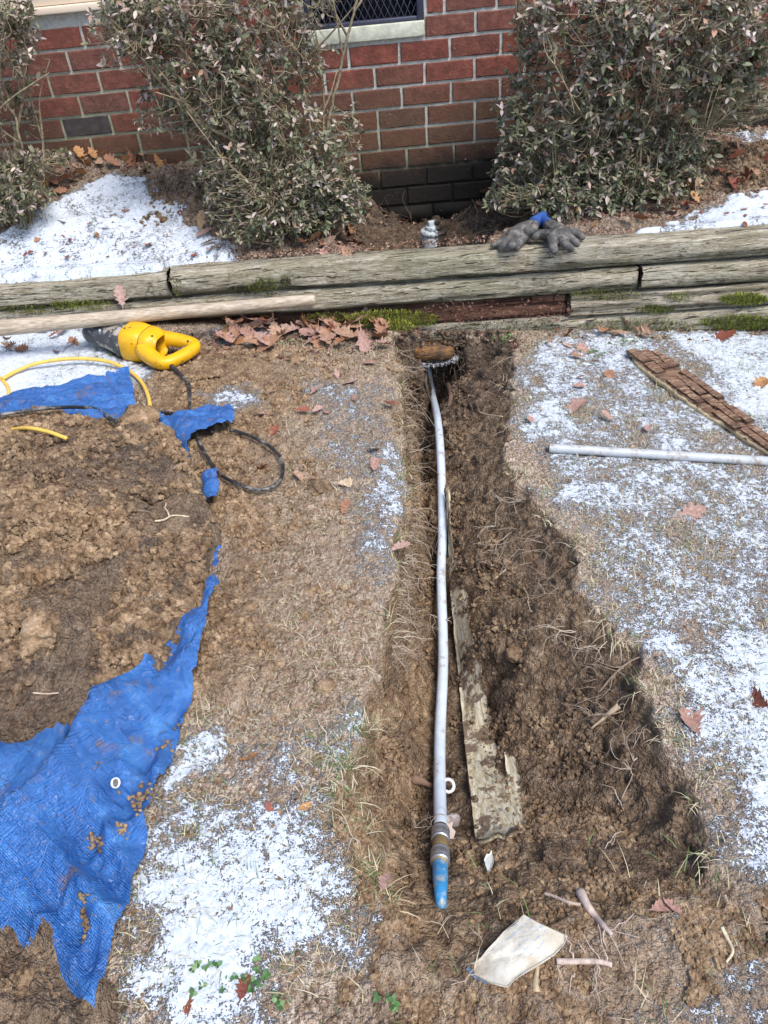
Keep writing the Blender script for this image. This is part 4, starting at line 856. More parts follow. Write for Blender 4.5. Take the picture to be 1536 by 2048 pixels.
hh = math_(nt, 'ADD', math_(nt, 'MULTIPLY', math_(nt, 'ADD', w1, w2), .12), math_(nt, 'ADD', math_(nt, 'MULTIPLY', crease, .7), crease2))
b = bump(nt, bs, hh, .8, .008); bump(nt, bs, noise(nt, P, 60, 4, .65, .8), .7, .012, b); M_TARP = m
TA, TB = L(0, 1800, .03)[:2], L(432, 1212, .03)[:2]; te = (TB - TA) / np.linalg.norm(TB - TA); tn = np.array([te[1], -te[0]]); TL = np.linalg.norm(TB - TA)
HW = .040
def tarp_st(x, y): return (x - TA[0]) * te[0] + (y - TA[1]) * te[1], (x - TA[0]) * tn[0] + (y - TA[1]) * tn[1]
def tarpz(x, y):
    x = np.asarray(x, float); y = np.asarray(y, float); s, t = tarp_st(x, y)
    wv_ = (fbm(s * 5, t * 2, 131, 3) - .5) * .05; tw = t + wv_ * .6
    amp = sstep(TL * 1.08, TL * .25, s)
    def tent(c0, w0, w1, p=1.35): q = tw - c0; return np.maximum(0, 1 - np.where(q < 0, -q / w0, q / w1)) ** p
    r = .105 * tent(-.034 + .012 * np.sin(s * 9), .030, .11) * (.35 + .65 * amp)
    r += .095 * amp * tent(-.150 - .06 * s, .09, .04) + .085 * amp * tent(-.27 - .12 * s, .07, .06) + .05 * amp * tent(-.40, .06, .07)
    # right flap: slack folds running down to the corner
    k = sstep(.03, .07, t)
    def fold(x0, y0, x1, y1, h, w0, w1):
        a = L(x0, y0)[:2]; b_ = L(x1, y1)[:2]; e_ = b_ - a; ln = np.linalg.norm(e_); e_ = e_ / ln; u_ = (x - a[0]) * e_[0] + (y - a[1]) * e_[1]; v_ = -(x - a[0]) * e_[1] + (y - a[1]) * e_[0] + .02 * (fbm(x * 6, y * 6, 139, 2) - .5)
        return h * np.maximum(0, 1 - np.where(v_ < 0, -v_ / w0, v_ / w1)) ** 1.4 * sstep(-.08, .05, u_) * sstep(ln + .08, ln - .05, u_)
    r = r + fold(130, 1720, 250, 1880, .045, .05, .03) + fold(60, 1790, 150, 1930, .035, .04, .03) + fold(215, 1650, 280, 1790, .035, .03, .035) + fold(255, 1690, 300, 1655, .03, .02, .03) + fold(225, 1900, 215, 2030, .025, .03, .03) + fold(330, 1500, 305, 1640, .025, .02, .02)
    r += k * (fbm(x * 9, y * 5, 133, 3) - .45) * .03 * sstep(.0, .08, TARP(x, y))
    cr_ = np.abs(fbm(s * 9, t * 16, 134, 3) - .5) * 2; r += .022 * (1 - cr_) ** 5 + (fbm(s * 14, t * 26, 135, 2) - .5) * .008
    r = r * (1 - .95 * sstep(-.05, .005, PILE(x, y)) * sstep(-.035, -.06, t)) - .055 * amp * np.exp(-((tw + .090) / .022) ** 2)
    vis = sstep(1.55, 1.2, y)
    flat = .012 + (fbm(x * 9 + y * 14, y * 30 - x * 8, 136, 3) - .4) * .045 + .012 * (1 - np.abs(fbm(x * 7 + y * 9, y * 22 - x * 6, 140, 2) - .5) * 4)
    z = lawn(x, y) + np.maximum(.006, .012 + vis * r + (1 - vis) * flat)
    st = np.maximum.reduce([f(x, y) for f in STRIP]); z += .022 * sstep(-.03, .01, st) * (.7 + .6 * fbm(x * 20, y * 20, 137, 2))
    z = z - .02 * sstep(.0, .03, PILE(x, y) - .01)
    return z
st_ = .0062; xs = np.arange(-1.75, -.1, st_); ys = np.arange(.34, 2.52, st_); X, Y = np.meshgrid(xs, ys); D = np.maximum.reduce([TARP(X, Y)] + [f(X, Y) + .006 for f in STRIP])
D = D + (fbm(X * 26, Y * 26, 138, 3) - .5) * (.008 + .022 * sstep(1.15, 1.3, Y) * sstep(2.0, 1.9, Y))
gy, gx = np.gradient(D, st_); g2 = gx ** 2 + gy ** 2 + 1e-9; mv = (D < 0) & (D > -.012)
X2 = np.where(mv, X - gx / g2 * D, X); Y2 = np.where(mv, Y - gy / g2 * D, Y)
Z = tarpz(X2, Y2); ins = D > -.0045; keep = (ins[:-1, :-1].astype(int) + ins[1:, 1:] + ins[1:, :-1] + ins[:-1, 1:]) >= 4
deep = (PILE(X, Y) > .10)[:-1, :-1]; keep &= ~deep
q = grid_faces(len(xs), len(ys), keep); Vf = np.stack([X2, Y2, Z], -1).reshape(-1, 3); used = np.zeros(len(Vf), bool); used[q.ravel()] = True; idx = np.cumsum(used) - 1
troot = empty('blue_tarp', (*L(150, 1700)[:2], LA)); tag(troot, 'crumpled bright blue tarp under the soil heap', 'tarp')
link('sheet', mesh_np('sheet', Vf[used], [idx[q]]), M_TARP, troot)
# folded hem with its welded edges
n = 90; ss = np.linspace(-.28, TL * .93, n); wds = np.interp(ss, [-.3, TL * .5, TL * .93], [.042, .040, .020]); u = np.linspace(-1, 1, 9); V = []
for s, wd in zip(ss, wds):
    xy = TA + te * s + tn * (u[:, None] * wd + .004 * math.sin(s * 17)); zz = tarpz(xy[:, 0], xy[:, 1]) + .006 - .004 * (u > .99) + .030 * ((1 - u) / 2) ** 1.5 * sstep(TL * .95, TL * .5, s); V.append(np.concatenate([xy, zz[:, None]], 1))
V = np.array(V); mb = MB(); mb.add(V.reshape(-1, 3), grid_faces(9, n)); mb.build('hem', M_TARP, troot)
M_WELD = paint('pale_weld', (.06, .17, .42), .6)
for e in (8,):
    mb = MB(); tube(mb, V[:, e] + np.array([0, 0, .001]), .0011, 5); mb.build('hem_weld', M_WELD, troot)
# loose folds of the sheet that stand open towards the hem
def open_fold(t0, s0, s1, hgt, wid):
    n_ = 70; ss_ = np.linspace(s0, s1, n_); prof_t = np.array([-1, -.8, -.6, -.4, -.2, -.05, .0, -.02]); prof_z = np.array([.0, .30, .62, .88, 1.0, .92, .72, .60]); V_ = []
    for s_ in ss_:
        tp = sstep(s0, s0 + .10, s_) * sstep(s1, s1 - .12, s_); tt_ = t0 - .05 * s_ + .012 * math.sin(s_ * 13) + prof_t * wid * (.7 + .3 * tp)
        xy = TA + te * s_ + tn * tt_[:, None]; zb0 = lawn(xy[:, 0], xy[:, 1]) + .014 + np.maximum(0, (tarpz(xy[:, 0], xy[:, 1]) - lawn(xy[:, 0], xy[:, 1]) - .014)) * np.linspace(.95, .3, 8)
        V_.append(np.concatenate([xy, (zb0 + .004 + prof_z * hgt * tp)[:, None]], 1))
    V_ = np.array(V_); P_ = V_.reshape(-1, 3); ok_ = (PILE(P_[:, 0], P_[:, 1]) < .004).reshape(n_, 8); kp = ok_[:-1, :-1] & ok_[1:, 1:] & ok_[1:, :-1] & ok_[:-1, 1:]
    q_ = grid_faces(8, n_, kp); us = np.zeros(len(P_), bool); us[q_.ravel()] = True; ix = np.cumsum(us) - 1
    link('fold', mesh_np('fold', P_[us], [ix[q_]]), M_TARP, troot)
open_fold(-.058, .05, TL * .80, .060, .10); open_fold(-.185, -.05, TL * .55, .060, .11); open_fold(-.315, -.25, TL * .40, .050, .10)
# grommet
p = hit(227, 1570, tarpz); nrm = Vector((-(tarpz([p[0] + .01], [p[1]])[0] - tarpz([p[0] - .01], [p[1]])[0]) / .02, -(tarpz([p[0]], [p[1] + .01])[0] - tarpz([p[0]], [p[1] - .01])[0]) / .02, 1)).normalized()
qn = nrm.to_track_quat('Z', 'Y').to_matrix(); th = np.linspace(0, 2 * math.pi, 29)
mb = MB(); tube(mb, [p + np.array(qn @ Vector((math.cos(a) * .0080, math.sin(a) * .0080, .008))) for a in th], .0030, 8, cap=False, ry=.0018); gr = mb.build('grommet', paint('white_grommet', (.72, .74, .76), .35, metal=.2), troot)
mb = MB(); tube(mb, [p + np.array(qn @ Vector((0, 0, .0062))), p + np.array(qn @ Vector((0, 0, .0070)))], .006, 16); o = mb.build('grommet_hole', M_BLACK); o.parent = gr
me = heap_mesh('soil_spill', pile2h, -.95, -.40, .34, .85, .0040, lambda x, y: np.maximum(tarpz(x, y), lawn(x, y)) + .003, .42)
tag(link('soil_spill', me, M_GROUND), 'small spill of crumbly soil on the near corner of the tarp', 'soil heap')
CR = MB()
def crumbs_on_tarp(cx, cy, n, sx, sy):
    for k in range(n):
        p = hit(cx + random.gauss(0, sx), cy + random.gauss(0, sy), tarpz)
        if TARP(p[0:1], p[1:2])[0] > .0: clod(CR, p + np.array([0, 0, .004]), random.uniform(.0015, .0045), 1, .8, .35)
for a in [(295, 1600, 60, 16, 14), (270, 1612, 14, 5, 10), (245, 1660, 22, 10, 8), (190, 1690, 30, 8, 12), (172, 1850, 26, 5, 22), (168, 1800, 10, 5, 6), (340, 1490, 14, 10, 18), (200, 1535, 10, 8, 6), (60, 1690, 8, 12, 8)]: crumbs_on_tarp(*a)

# ------------------------------------------------------------------ dirty packet
m, nt, bs = newmat('dirty_packet_paper'); P = pos(nt); c = ramp(nt, noise(nt, P, 22, 5, .65), [(.3, (.36, .30, .22)), (.5, (.52, .48, .40)), (.7, (.62, .60, .54))])
c = mixc(nt, math_(nt, 'MULTIPLY', maprange(nt, noise(nt, P, 11, 3, .6), .54, .64), .55), c, (.36, .25, .13))
lines = N(nt, 'TexWave', {'Vector': N(nt, 'Mapping', {0: P, 2: (0, 0, R(-32))}), 'Scale': 34.0, 'Distortion': .3}, 1, bands_direction='Y')
pc_ = L(1052, 1885); dd = N(nt, 'VectorMath', {0: N(nt, 'Mapping', {0: P, 3: (1, 1, 0)}), 1: (pc_[0], pc_[1], 0)}, 1, operation='DISTANCE')
txt = math_(nt, 'MULTIPLY', maprange(nt, lines, .62, .72), math_(nt, 'MULTIPLY', maprange(nt, dd, .036, .028), maprange(nt, noise(nt, P, 160, 3, .7), .46, .52)))
c = mixc(nt, math_(nt, 'MULTIPLY', txt, .6), c, (.26, .33, .42)); setb(nt, bs, Base_Color=c, Roughness=.7); bump(nt, bs, noise(nt, P, 45, 5, .6, .8), .6, .006); M_PAPER = m
ol = [(1048, 1829), (1078, 1846), (1106, 1858), (1136, 1869), (1128, 1888), (1108, 1908), (1080, 1926), (1050, 1944), (1030, 1958), (1016, 1972), (998, 1968), (975, 1962), (950, 1950), (945, 1938), (930, 1930), (948, 1924), (962, 1914), (975, 1898), (992, 1880), (1008, 1862), (1028, 1846)]
hz = lambda x, y: .018 + .016 * math.sin((x - 940) / 60.0) + .030 * max(0, (x - 1060) / 75.0) * max(0, (1910 - y) / 60.0)
O = np.array([L(x, y, -.005 + hz(x, y)) for x, y in ol]); cen = O.mean(0)
rings = [cen + (O - cen) * k + np.array([0, 0, .004 * math.sin(k * 5)]) for k in (1, .8, .55, .3)]; Vp = np.concatenate(rings + [[cen]]); Vp[:, 2] += (RNG.random(len(Vp)) - .5) * .006; no = len(O); q = []
for r in range(3): q += [[r * no + a, r * no + (a + 1) % no, (r + 1) * no + (a + 1) % no, (r + 1) * no + a] for a in range(no)]
T = [[3 * no + a, 3 * no + (a + 1) % no, 4 * no] for a in range(no)]
mb = MB(); mb.add(Vp, q, T); mb.add(Vp - np.array([0, 0, .0025]), np.array(q)[:, ::-1], np.array(T)[:, ::-1]); mb.add(np.concatenate([O, O - np.array([0, 0, .0025])]), [[a, no + a, no + (a + 1) % no, (a + 1) % no] for a in range(no)])
tag(mb.build('paper_packet', M_PAPER), 'flattened dirty pale paper packet at the near end of the trench', 'packet')
mb = strip_board('plastic_edge', [L(932, 1938, .010), L(950, 1958, .010), L(985, 1976, .008)], [L(936, 1932, .012), L(954, 1950, .012), L(990, 1969, .012)], .002, M_BLACK, .001, 14, 3, .001)
o = mb.build('folded_edge', paint('slate_film', (.10, .14, .20), .4)); o.parent = [q_ for q_ in COL.objects if q_.name == 'paper_packet'][0]

# ------------------------------------------------------------------ capped standpipe in the pit
cb = onplane(869, 492, .345); m, nt, bs = newmat('muddy_white_pvc'); P = pos(nt); xx = N(nt, 'SeparateXYZ', {0: P}, 0)
mk = math_(nt, 'ADD', math_(nt, 'SUBTRACT', xx, cb[0]), math_(nt, 'MULTIPLY', math_(nt, 'SUBTRACT', noise(nt, P, 30, 4, .7), .5), .10))
c = mixc(nt, maprange(nt, mk, -.006, .006), (.46, .49, .49), (.020, .015, .012)); c = dirt_over(nt, c, P, 60, .52, .62, .8, (.03, .022, .016)); setb(nt, bs, Base_Color=c, Roughness=.55); M_PVC = m
sp = empty('capped_standpipe', cb); tag(sp, 'muddy white capped pipe standing in the pit by the wall', 'pipe')
mb = MB(); z = cb[2]; tube(mb, [np.array([cb[0], cb[1], z + k]) for k in (-.08, 0, .055, .060)], [.052, .052, .052, .047], 28); mb.build('body', M_PVC, sp)
mb = MB(); tube(mb, [np.array([cb[0], cb[1], z + k]) for k in (.052, .055, .066, .070)], [.052, .056, .056, .050], 28); mb.build('rim', M_PVC, sp)
mb = MB(); tube(mb, [np.array([cb[0], cb[1], z + k]) for k in (.068, .082, .086)], [.034, .034, .030], 24); cpb = mb.build('cap', M_PVC, sp)
mb = MB(); box(mb, (-.024, -.010, 0), (.024, .010, .020), Matrix.Translation(Vector((cb[0], cb[1], z + .085))) @ Matrix.Rotation(.3, 4, 'Z'), .003); o = mb.build('cap_lug', M_PVC); o.parent = cpb

# ------------------------------------------------------------------ work gloves
m, nt, bs = newmat('grey_rubber_glove'); P = pos(nt); c = ramp(nt, noise(nt, P, 38, 5, .65), [(.32, (.035, .033, .031)), (.5, (.080, .075, .070)), (.66, (.20, .18, .155))]); c = dirt_over(nt, c, P, 70, .58, .68, .5, (.24, .19, .14)); setb(nt, bs, Base_Color=c, Roughness=.7); bump(nt, bs, noise(nt, P, 330, 4, .7), .5, .0015); M_GLOVE = m
m, nt, bs = newmat('blue_knit'); P = pos(nt); wv1 = N(nt, 'TexWave', {'Vector': P, 'Scale': 130.0, 'Distortion': 2.0}, 1, bands_direction='DIAGONAL'); setb(nt, bs, Base_Color=mixc(nt, wv1, (.010, .030, .16), (.05, .16, .52)), Roughness=.9); bump(nt, bs, wv1, .6, .003); M_KNIT = m
def glove(label, wrist, palm, fingers, thumb, cuff, pr=.036):
    """Each chain is a list of (photo x, photo y, height above the bed, radius)."""
    def w(q): x, y, h, r = q; return np.array(onplane(x, y, TOPZ + .004 + h)), r
    chains = [[w(q) for q in ch] for ch in [palm] + fingers + [thumb]]
    root = empty('work_glove', w(palm[-1])[0] - np.array([0, 0, .03])); tag(root, label, 'glove', 'pair of work gloves')
    mb = MB(); V0, T0 = ico(2)
    for ch in chains:
        for (a, ra), (b, rb) in zip(ch[:-1], ch[1:]):
            n = max(3, int(np.linalg.norm(b - a) / .004))
            for k in np.linspace(0, 1, n): mb.add(V0 * (ra + (rb - ra) * k) * np.array([1, 1, .92]) + a + (b - a) * k, None, T0)
    me = mb.mesh('tmp'); tmp = bpy.data.objects.new('tmp', me); COL.objects.link(tmp)
    md = tmp.modifiers.new('r', 'REMESH'); md.mode = 'VOXEL'; md.voxel_size = .0026; sm = tmp.modifiers.new('s', 'SMOOTH'); sm.iterations = 3; sm.factor = .5
    dg = bpy.context.evaluated_depsgraph_get(); m2 = bpy.data.meshes.new_from_object(tmp.evaluated_get(dg)); bpy.data.objects.remove(tmp)
    m2.name = 'shell'; m2.materials.clear(); link('shell', m2, M_GLOVE, root)
    mb = MB(); cc = [w(q) for q in cuff]; tube(mb, smoothpath([c_[0] for c_ in cc], 5), np.interp(np.linspace(0, 1, 5 * (len(cc) - 1) + 1), np.linspace(0, 1, len(cc)), [c_[1] for c_ in cc]), 16, ry=.8 * np.interp(np.linspace(0, 1, 5 * (len(cc) - 1) + 1), np.linspace(0, 1, len(cc)), [c_[1] for c_ in cc])); mb.build('knit_cuff', M_KNIT, root)
glove('grey rubber work glove lying furthest left, blue knit cuff showing', None,
      [(1062, 452, .040, .026), (1044, 462, .034, .032), (1026, 472, .028, .031), (1050, 470, .026, .024)],
      [[(1012, 478, .022, .017), (996, 487, .016, .013), (986, 491, .012, .011)], [(1020, 480, .026, .018), (1008, 490, .020, .0155), (1003, 496, .008, .013)], [(1032, 480, .026, .019), (1022, 491, .022, .0165), (1015, 496, .010, .014)], [(1046, 476, .022, .019), (1036, 488, .018, .0165), (1032, 494, .010, .0145)]],
      [(1056, 462, .044, .018), (1068, 456, .050, .017), (1070, 449, .050, .015)], [(1066, 447, .036, .024), (1078, 440, .032, .024), (1088, 434, .026, .024)])
glove('grey rubber work glove on the right with spread fingers', None,
      [(1100, 452, .036, .026), (1116, 462, .036, .032), (1122, 470, .034, .033), (1108, 472, .030, .026)],
      [[(1104, 478, .028, .020), (1106, 491, .020, .0165), (1109, 502, .006, .0145)], [(1122, 478, .030, .019), (1132, 489, .024, .0165), (1141, 497, .010, .0145)], [(1134, 472, .034, .018), (1146, 481, .026, .0155), (1154, 488, .012, .0135)], [(1142, 462, .034, .017), (1156, 468, .026, .0155), (1164, 474, .014, .0135)]],
      [(1096, 468, .034, .018), (1082, 467, .030, .0165), (1070, 473, .022, .0165)], [(1098, 450, .032, .023), (1088, 443, .030, .022), (1080, 438, .024, .021)])
# ------------------------------------------------------------------ leaves
def leaf_template(n=4):
    """Small oval azalea leaf, length 1 along +X, folded along the midrib: 3 x (n+1) points."""
    t = np.linspace(0, 1, n + 1); wdt = .22 * np.sin(math.pi * np.clip(t, .02, .985) ** .85) ** .8; V = []
    for k, wv_ in zip(t, wdt):
        dz = -.16 * k * k
        V += [[k, -wv_, dz + .05 * wv_ / .22], [k, 0, dz], [k, wv_, dz + .05 * wv_ / .22]]
    return np.array(V), grid_faces(3, n + 1)[:, ::-1]
LV, LQ = leaf_template()
def leaf_material(name, per_object):
    m, nt, bs = newmat(name); r = orand(nt) if per_object else att(nt, 'rnd'); P = pos(nt)
    c = ramp(nt, r, [(0, (.035, .050, .018)), (.22, (.085, .105, .045)), (.40, (.16, .165, .085)), (.52, (.24, .20, .13)), (.66, (.33, .255, .215)), (.80, (.43, .35, .33)), (.92, (.32, .155, .075)), (1, (.54, .45, .38))], 'LINEAR')
    fr = maprange(nt, noise(nt, P, 240, 3, .7), .52, .66); c = mixc(nt, math_(nt, 'MULTIPLY', fr, .22), c, (.52, .48, .50))
    bk = N(nt, 'NewGeometry', out=6); c = mixc(nt, math_(nt, 'MULTIPLY', bk, .45), c, (.34, .32, .24))
    setb(nt, bs, Base_Color=c, Roughness=.5, Specular_IOR_Level=.45); return m
M_LEAF, M_LEAF1 = leaf_material('azalea_leaves', False), leaf_material('azalea_leaf', True)
m, nt, bs = newmat('twig_bark'); P = pos(nt); setb(nt, bs, Base_Color=ramp(nt, noise(nt, P, 60, 4, .6), [(.3, (.11, .080, .048)), (.55, (.26, .205, .125)), (.75, (.44, .36, .24))]), Roughness=.9); M_TWIG = m
LMESH = mesh_np('leaf', LV, [LQ]); LMESH.materials.append(M_LEAF1); LMESH.polygons.foreach_set('use_smooth', np.ones(len(LMESH.polygons), bool))
def frame_from(d, roll):
    d = d / (np.linalg.norm(d) + 1e-9); r = np.array([0, 0, 1.0]) if abs(d[2]) < .95 else np.array([1.0, 0, 0]); y = np.cross(r, d); y /= np.linalg.norm(y); z = np.cross(d, y)
    c, s = math.cos(roll), math.sin(roll); return np.stack([d, y * c + z * s, z * c - y * s], 1)
def bush(name, label, base, stems, blobs, nwh, nleaf_obj, seed, lsize=(.030, .050), bare=0.0):
    rg = np.random.default_rng(seed); root = empty(name, base); tag(root, label, 'shrub', 'azalea shrubs along the house wall')
    st = MB(); pts = []
    for s in stems:
        P = smoothpath(np.array(s), 8); P += (rg.random(P.shape) - .5) * .008; n = len(P); tube(st, P, np.linspace(.0085, .003, n), 6); pts.append(P)
        for k in range(3):                                                    # forks
            a = P[rg.integers(n // 4, n - 2)]; e = a + np.array([rg.normal(0, .12), rg.normal(0, .09), rg.uniform(.08, .30)]); q = smoothpath(np.array([a, (a + e) / 2 + rg.normal(0, .015, 3), e]), 6); tube(st, q, np.linspace(.0045, .0018, len(q)), 5); pts.append(q)
    st.build('stems', M_TWIG, root); SP = np.concatenate(pts)
    tw = MB(); lv = []; wts = np.array([b[2] for b in blobs], float); wts /= wts.sum()
    for k in range(nwh):
        b = blobs[rg.choice(len(blobs), p=wts)]; d = rg.normal(size=3); d /= np.linalg.norm(d); rad = rg.random() ** (1 / 2.1)
        c = np.array(b[0]) + d * rad * np.array(b[1])
        if c[1] > ywall(c[0]) - .03: c[1] = ywall(c[0]) - rg.uniform(.03, .1)
        zb_ = float(bed(c[0:1], c[1:2])[0])
        if c[2] < zb_ + .02: c[2] = zb_ + rg.uniform(.02, .09)
        i = np.argmin(((SP - c) ** 2 * np.array([1, 1, .5])).sum(1) + np.where(SP[:, 2] > c[2] + .02, .05, 0)); a = SP[i]
        mid = (a + c) / 2 + rg.normal(0, .02, 3) - np.array([0, 0, .02]); q = smoothpath(np.array([a, mid, c]), 3)
        tube(tw, q, np.linspace(.0021, .0011, len(q)), 3, cap=False)
        dr = c - mid; dr /= np.linalg.norm(dr) + 1e-9; dr = dr * .6 + np.array([rg.normal(0, .3), -.25 + rg.normal(0, .3), .35 + rg.normal(0, .3)]); dr /= np.linalg.norm(dr)
        if rg.random() < bare: continue
        nl = rg.integers(4, 8); ph = rg.random() * 6.28; tone = rg.normal(0, .14); hgt = np.clip((c[2] - base[2] - .15) / .7, 0, 1)
        F_ = frame_from(dr, ph); sz = rg.uniform(*lsize) * (1 if rg.random() < .75 else .65) * (.82 + .3 * hgt)
        for j in range(nl):
            an = ph + j * 6.283 / nl + rg.normal(0, .25); op = rg.uniform(.55, 1.45)
            dl = F_ @ np.array([math.cos(op), math.sin(op) * math.cos(an), math.sin(op) * math.sin(an)]); dl[2] -= .25 * rg.random(); dl /= np.linalg.norm(dl)
            lv.append((c + (rg.random(3) - .5) * .006, dl, rg.normal(0, .45), sz * rg.uniform(.65, 1.15), float(np.clip(.37 + .18 * hgt + tone + rg.normal(0, .17) + (.45 if rg.random() < .05 else 0), 0, 1))))
    tw.build('twigs', M_TWIG, root)['kind'] = 'stuff'
    camp = np.array([0, 0, CAM_H]); sc = np.array([l[3] / np.linalg.norm(l[0] - camp) + .004 * rg.random() + (.004 if l[0][1] < np.median([b[0][1] for b in blobs]) - .05 else 0) for l in lv]); order = np.argsort(-sc); pick = set(order[:nleaf_obj].tolist()); mb = MB()
    for k, (p, d, roll, s, rn) in enumerate(lv):
        F_ = frame_from(d, roll)
        if k in pick:
            o = bpy.data.objects.new('leaf', LMESH); COL.objects.link(o); o.parent = root
            Mx = Matrix(np.array(F_) * s).to_4x4(); Mx.translation = Vector(p) - root.location; o.matrix_basis = Mx
        else: mb.add(LV @ (F_ * s).T + p, LQ, None, rn)
    mb.build('foliage', M_LEAF, root)['kind'] = 'stuff'; return root
def stemset(base, tops, rg, spread=.05):
    out = []
    for t in tops:
        b = np.array(base) + np.array([rg.normal(0, spread), rg.normal(0, spread * .6), -.03]); t = np.array(t); out.append([b, b + (t - b) * .35 + rg.normal(0, .03, 3), b + (t - b) * .7 + rg.normal(0, .03, 3), t])
    return out
rg = np.random.default_rng(3)
def wpt(x, y, Yd):
    d = ray(x, y); t = Yd / d[1]; return np.array([0, 0, CAM_H]) + t * d
# middle shrub
B0 = wpt(590, 440, 3.16); B0[2] = float(bed(B0[0:1], B0[1:2])[0])
bush('azalea_shrub', 'broad middle shrub with mauve-green leaves left of the pit', B0,
     [[B0, wpt(640, 330, 3.2), wpt(668, 190, 3.2), wpt(705, 40, 3.18), wpt(720, -60, 3.18)]] + stemset(B0, [wpt(600, 60, 3.3), wpt(540, -20, 3.25), wpt(420, 20, 3.2), wpt(300, 10, 3.12), wpt(460, 160, 3.15), wpt(340, 200, 3.2), wpt(560, 250, 3.1), wpt(520, 380, 3.0), wpt(680, 330, 3.05), wpt(240, 60, 3.1), wpt(380, -60, 3.2), wpt(640, 120, 3.3)], rg),
     [(wpt(430, 30, 3.22), (.42, .20, .17), 10), (wpt(265, 60, 3.15), (.16, .14, .14), 3), (wpt(460, 150, 3.18), (.34, .20, .15), 8), (wpt(370, 215, 3.22), (.20, .16, .10), 3.2), (wpt(520, 270, 3.13), (.28, .18, .16), 7.5), (wpt(560, 390, 3.02), (.30, .16, .13), 7.5), (wpt(650, 350, 3.06), (.12, .14, .16), 4), (wpt(480, 350, 3.08), (.18, .14, .12), 3.5), (wpt(560, 450, 2.97), (.26, .10, .06), 3), (wpt(600, 100, 3.28), (.13, .14, .22), 2.2), (wpt(690, 260, 3.2), (.08, .10, .12), .8), (wpt(700, 400, 3.03), (.08, .10, .09), 2.4)],
     2700, 280, 11, (.021, .036))
# right shrub
B1 = wpt(1190, 400, 3.14); B1[2] = float(bed(B1[0:1], B1[1:2])[0])
bush('azalea_shrub', 'tall right shrub with large frosted leaves behind the gloves', B1,
     [[B1, wpt(1240, 270, 3.15), wpt(1320, 190, 3.1), wpt(1420, 60, 3.05), wpt(1470, -60, 3.0)], [B1, wpt(1080, 280, 3.2), wpt(1045, 170, 3.22), wpt(1038, 60, 3.22), wpt(1040, -60, 3.22)]] + stemset(B1, [wpt(1120, 40, 3.2), wpt(1200, -20, 3.1), wpt(1300, 40, 3.0), wpt(1400, 100, 2.95), wpt(1500, 120, 3.05), wpt(1330, 250, 3.1), wpt(1060, 250, 3.15), wpt(1180, 180, 3.05), wpt(1260, 330, 3.0), wpt(1100, 380, 3.05), wpt(1400, -40, 2.95)], rg),
     [(wpt(1180, 30, 3.15), (.26, .20, .18), 7), (wpt(1350, 40, 3.02), (.28, .22, .18), 9), (wpt(1500, 60, 3.0), (.20, .2, .20), 5.5), (wpt(1230, 160, 3.08), (.28, .20, .15), 8), (wpt(1400, 170, 3.02), (.22, .18, .12), 5.5), (wpt(1500, 200, 3.12), (.14, .14, .10), 2), (wpt(1150, 260, 3.1), (.24, .17, .13), 7), (wpt(1310, 280, 3.06), (.22, .16, .10), 4.5), (wpt(1170, 370, 3.02), (.28, .15, .12), 8), (wpt(1300, 370, 3.0), (.20, .13, .10), 4.5), (wpt(1190, 425, 2.95), (.24, .08, .05), 3.5), (wpt(1060, 110, 3.24), (.10, .1, .22), 2.2), (wpt(1030, 330, 3.15), (.10, .12, .14), 3), (wpt(1015, 400, 3.05), (.09, .08, .05), 1.6), (wpt(1030, 220, 3.2), (.08, .1, .12), 1.5), (wpt(1385, 310, 3.05), (.10, .1, .08), 1.2)],
     3000, 290, 12, (.023, .042))
# left shrub, mostly out of the picture
B2 = wpt(10, 400, 3.28); B2[2] = float(bed(B2[0:1], B2[1:2])[0])
bush('azalea_shrub', 'shrub at the left edge with low leafy shoots beside the snow', B2,
     stemset(B2, [wpt(30, 30, 3.35), wpt(-60, 60, 3.25), wpt(20, 180, 3.35), wpt(60, 330, 3.25), wpt(-100, 200, 3.2), wpt(80, 230, 3.38)], rg),
     [(wpt(-30, 40, 3.3), (.18, .16, .16), 4), (wpt(20, 60, 3.33), (.10, .12, .18), 2), (wpt(0, 185, 3.34), (.09, .1, .05), .7), (wpt(45, 230, 3.4), (.07, .08, .07), .5), (wpt(10, 390, 3.2), (.18, .14, .10), 6), (wpt(40, 330, 3.3), (.14, .12, .06), 2.4), (wpt(-70, 250, 3.25), (.15, .14, .2), 4), (wpt(110, 320, 3.42), (.08, .06, .03), .9)],
     800, 90, 13, (.024, .038))

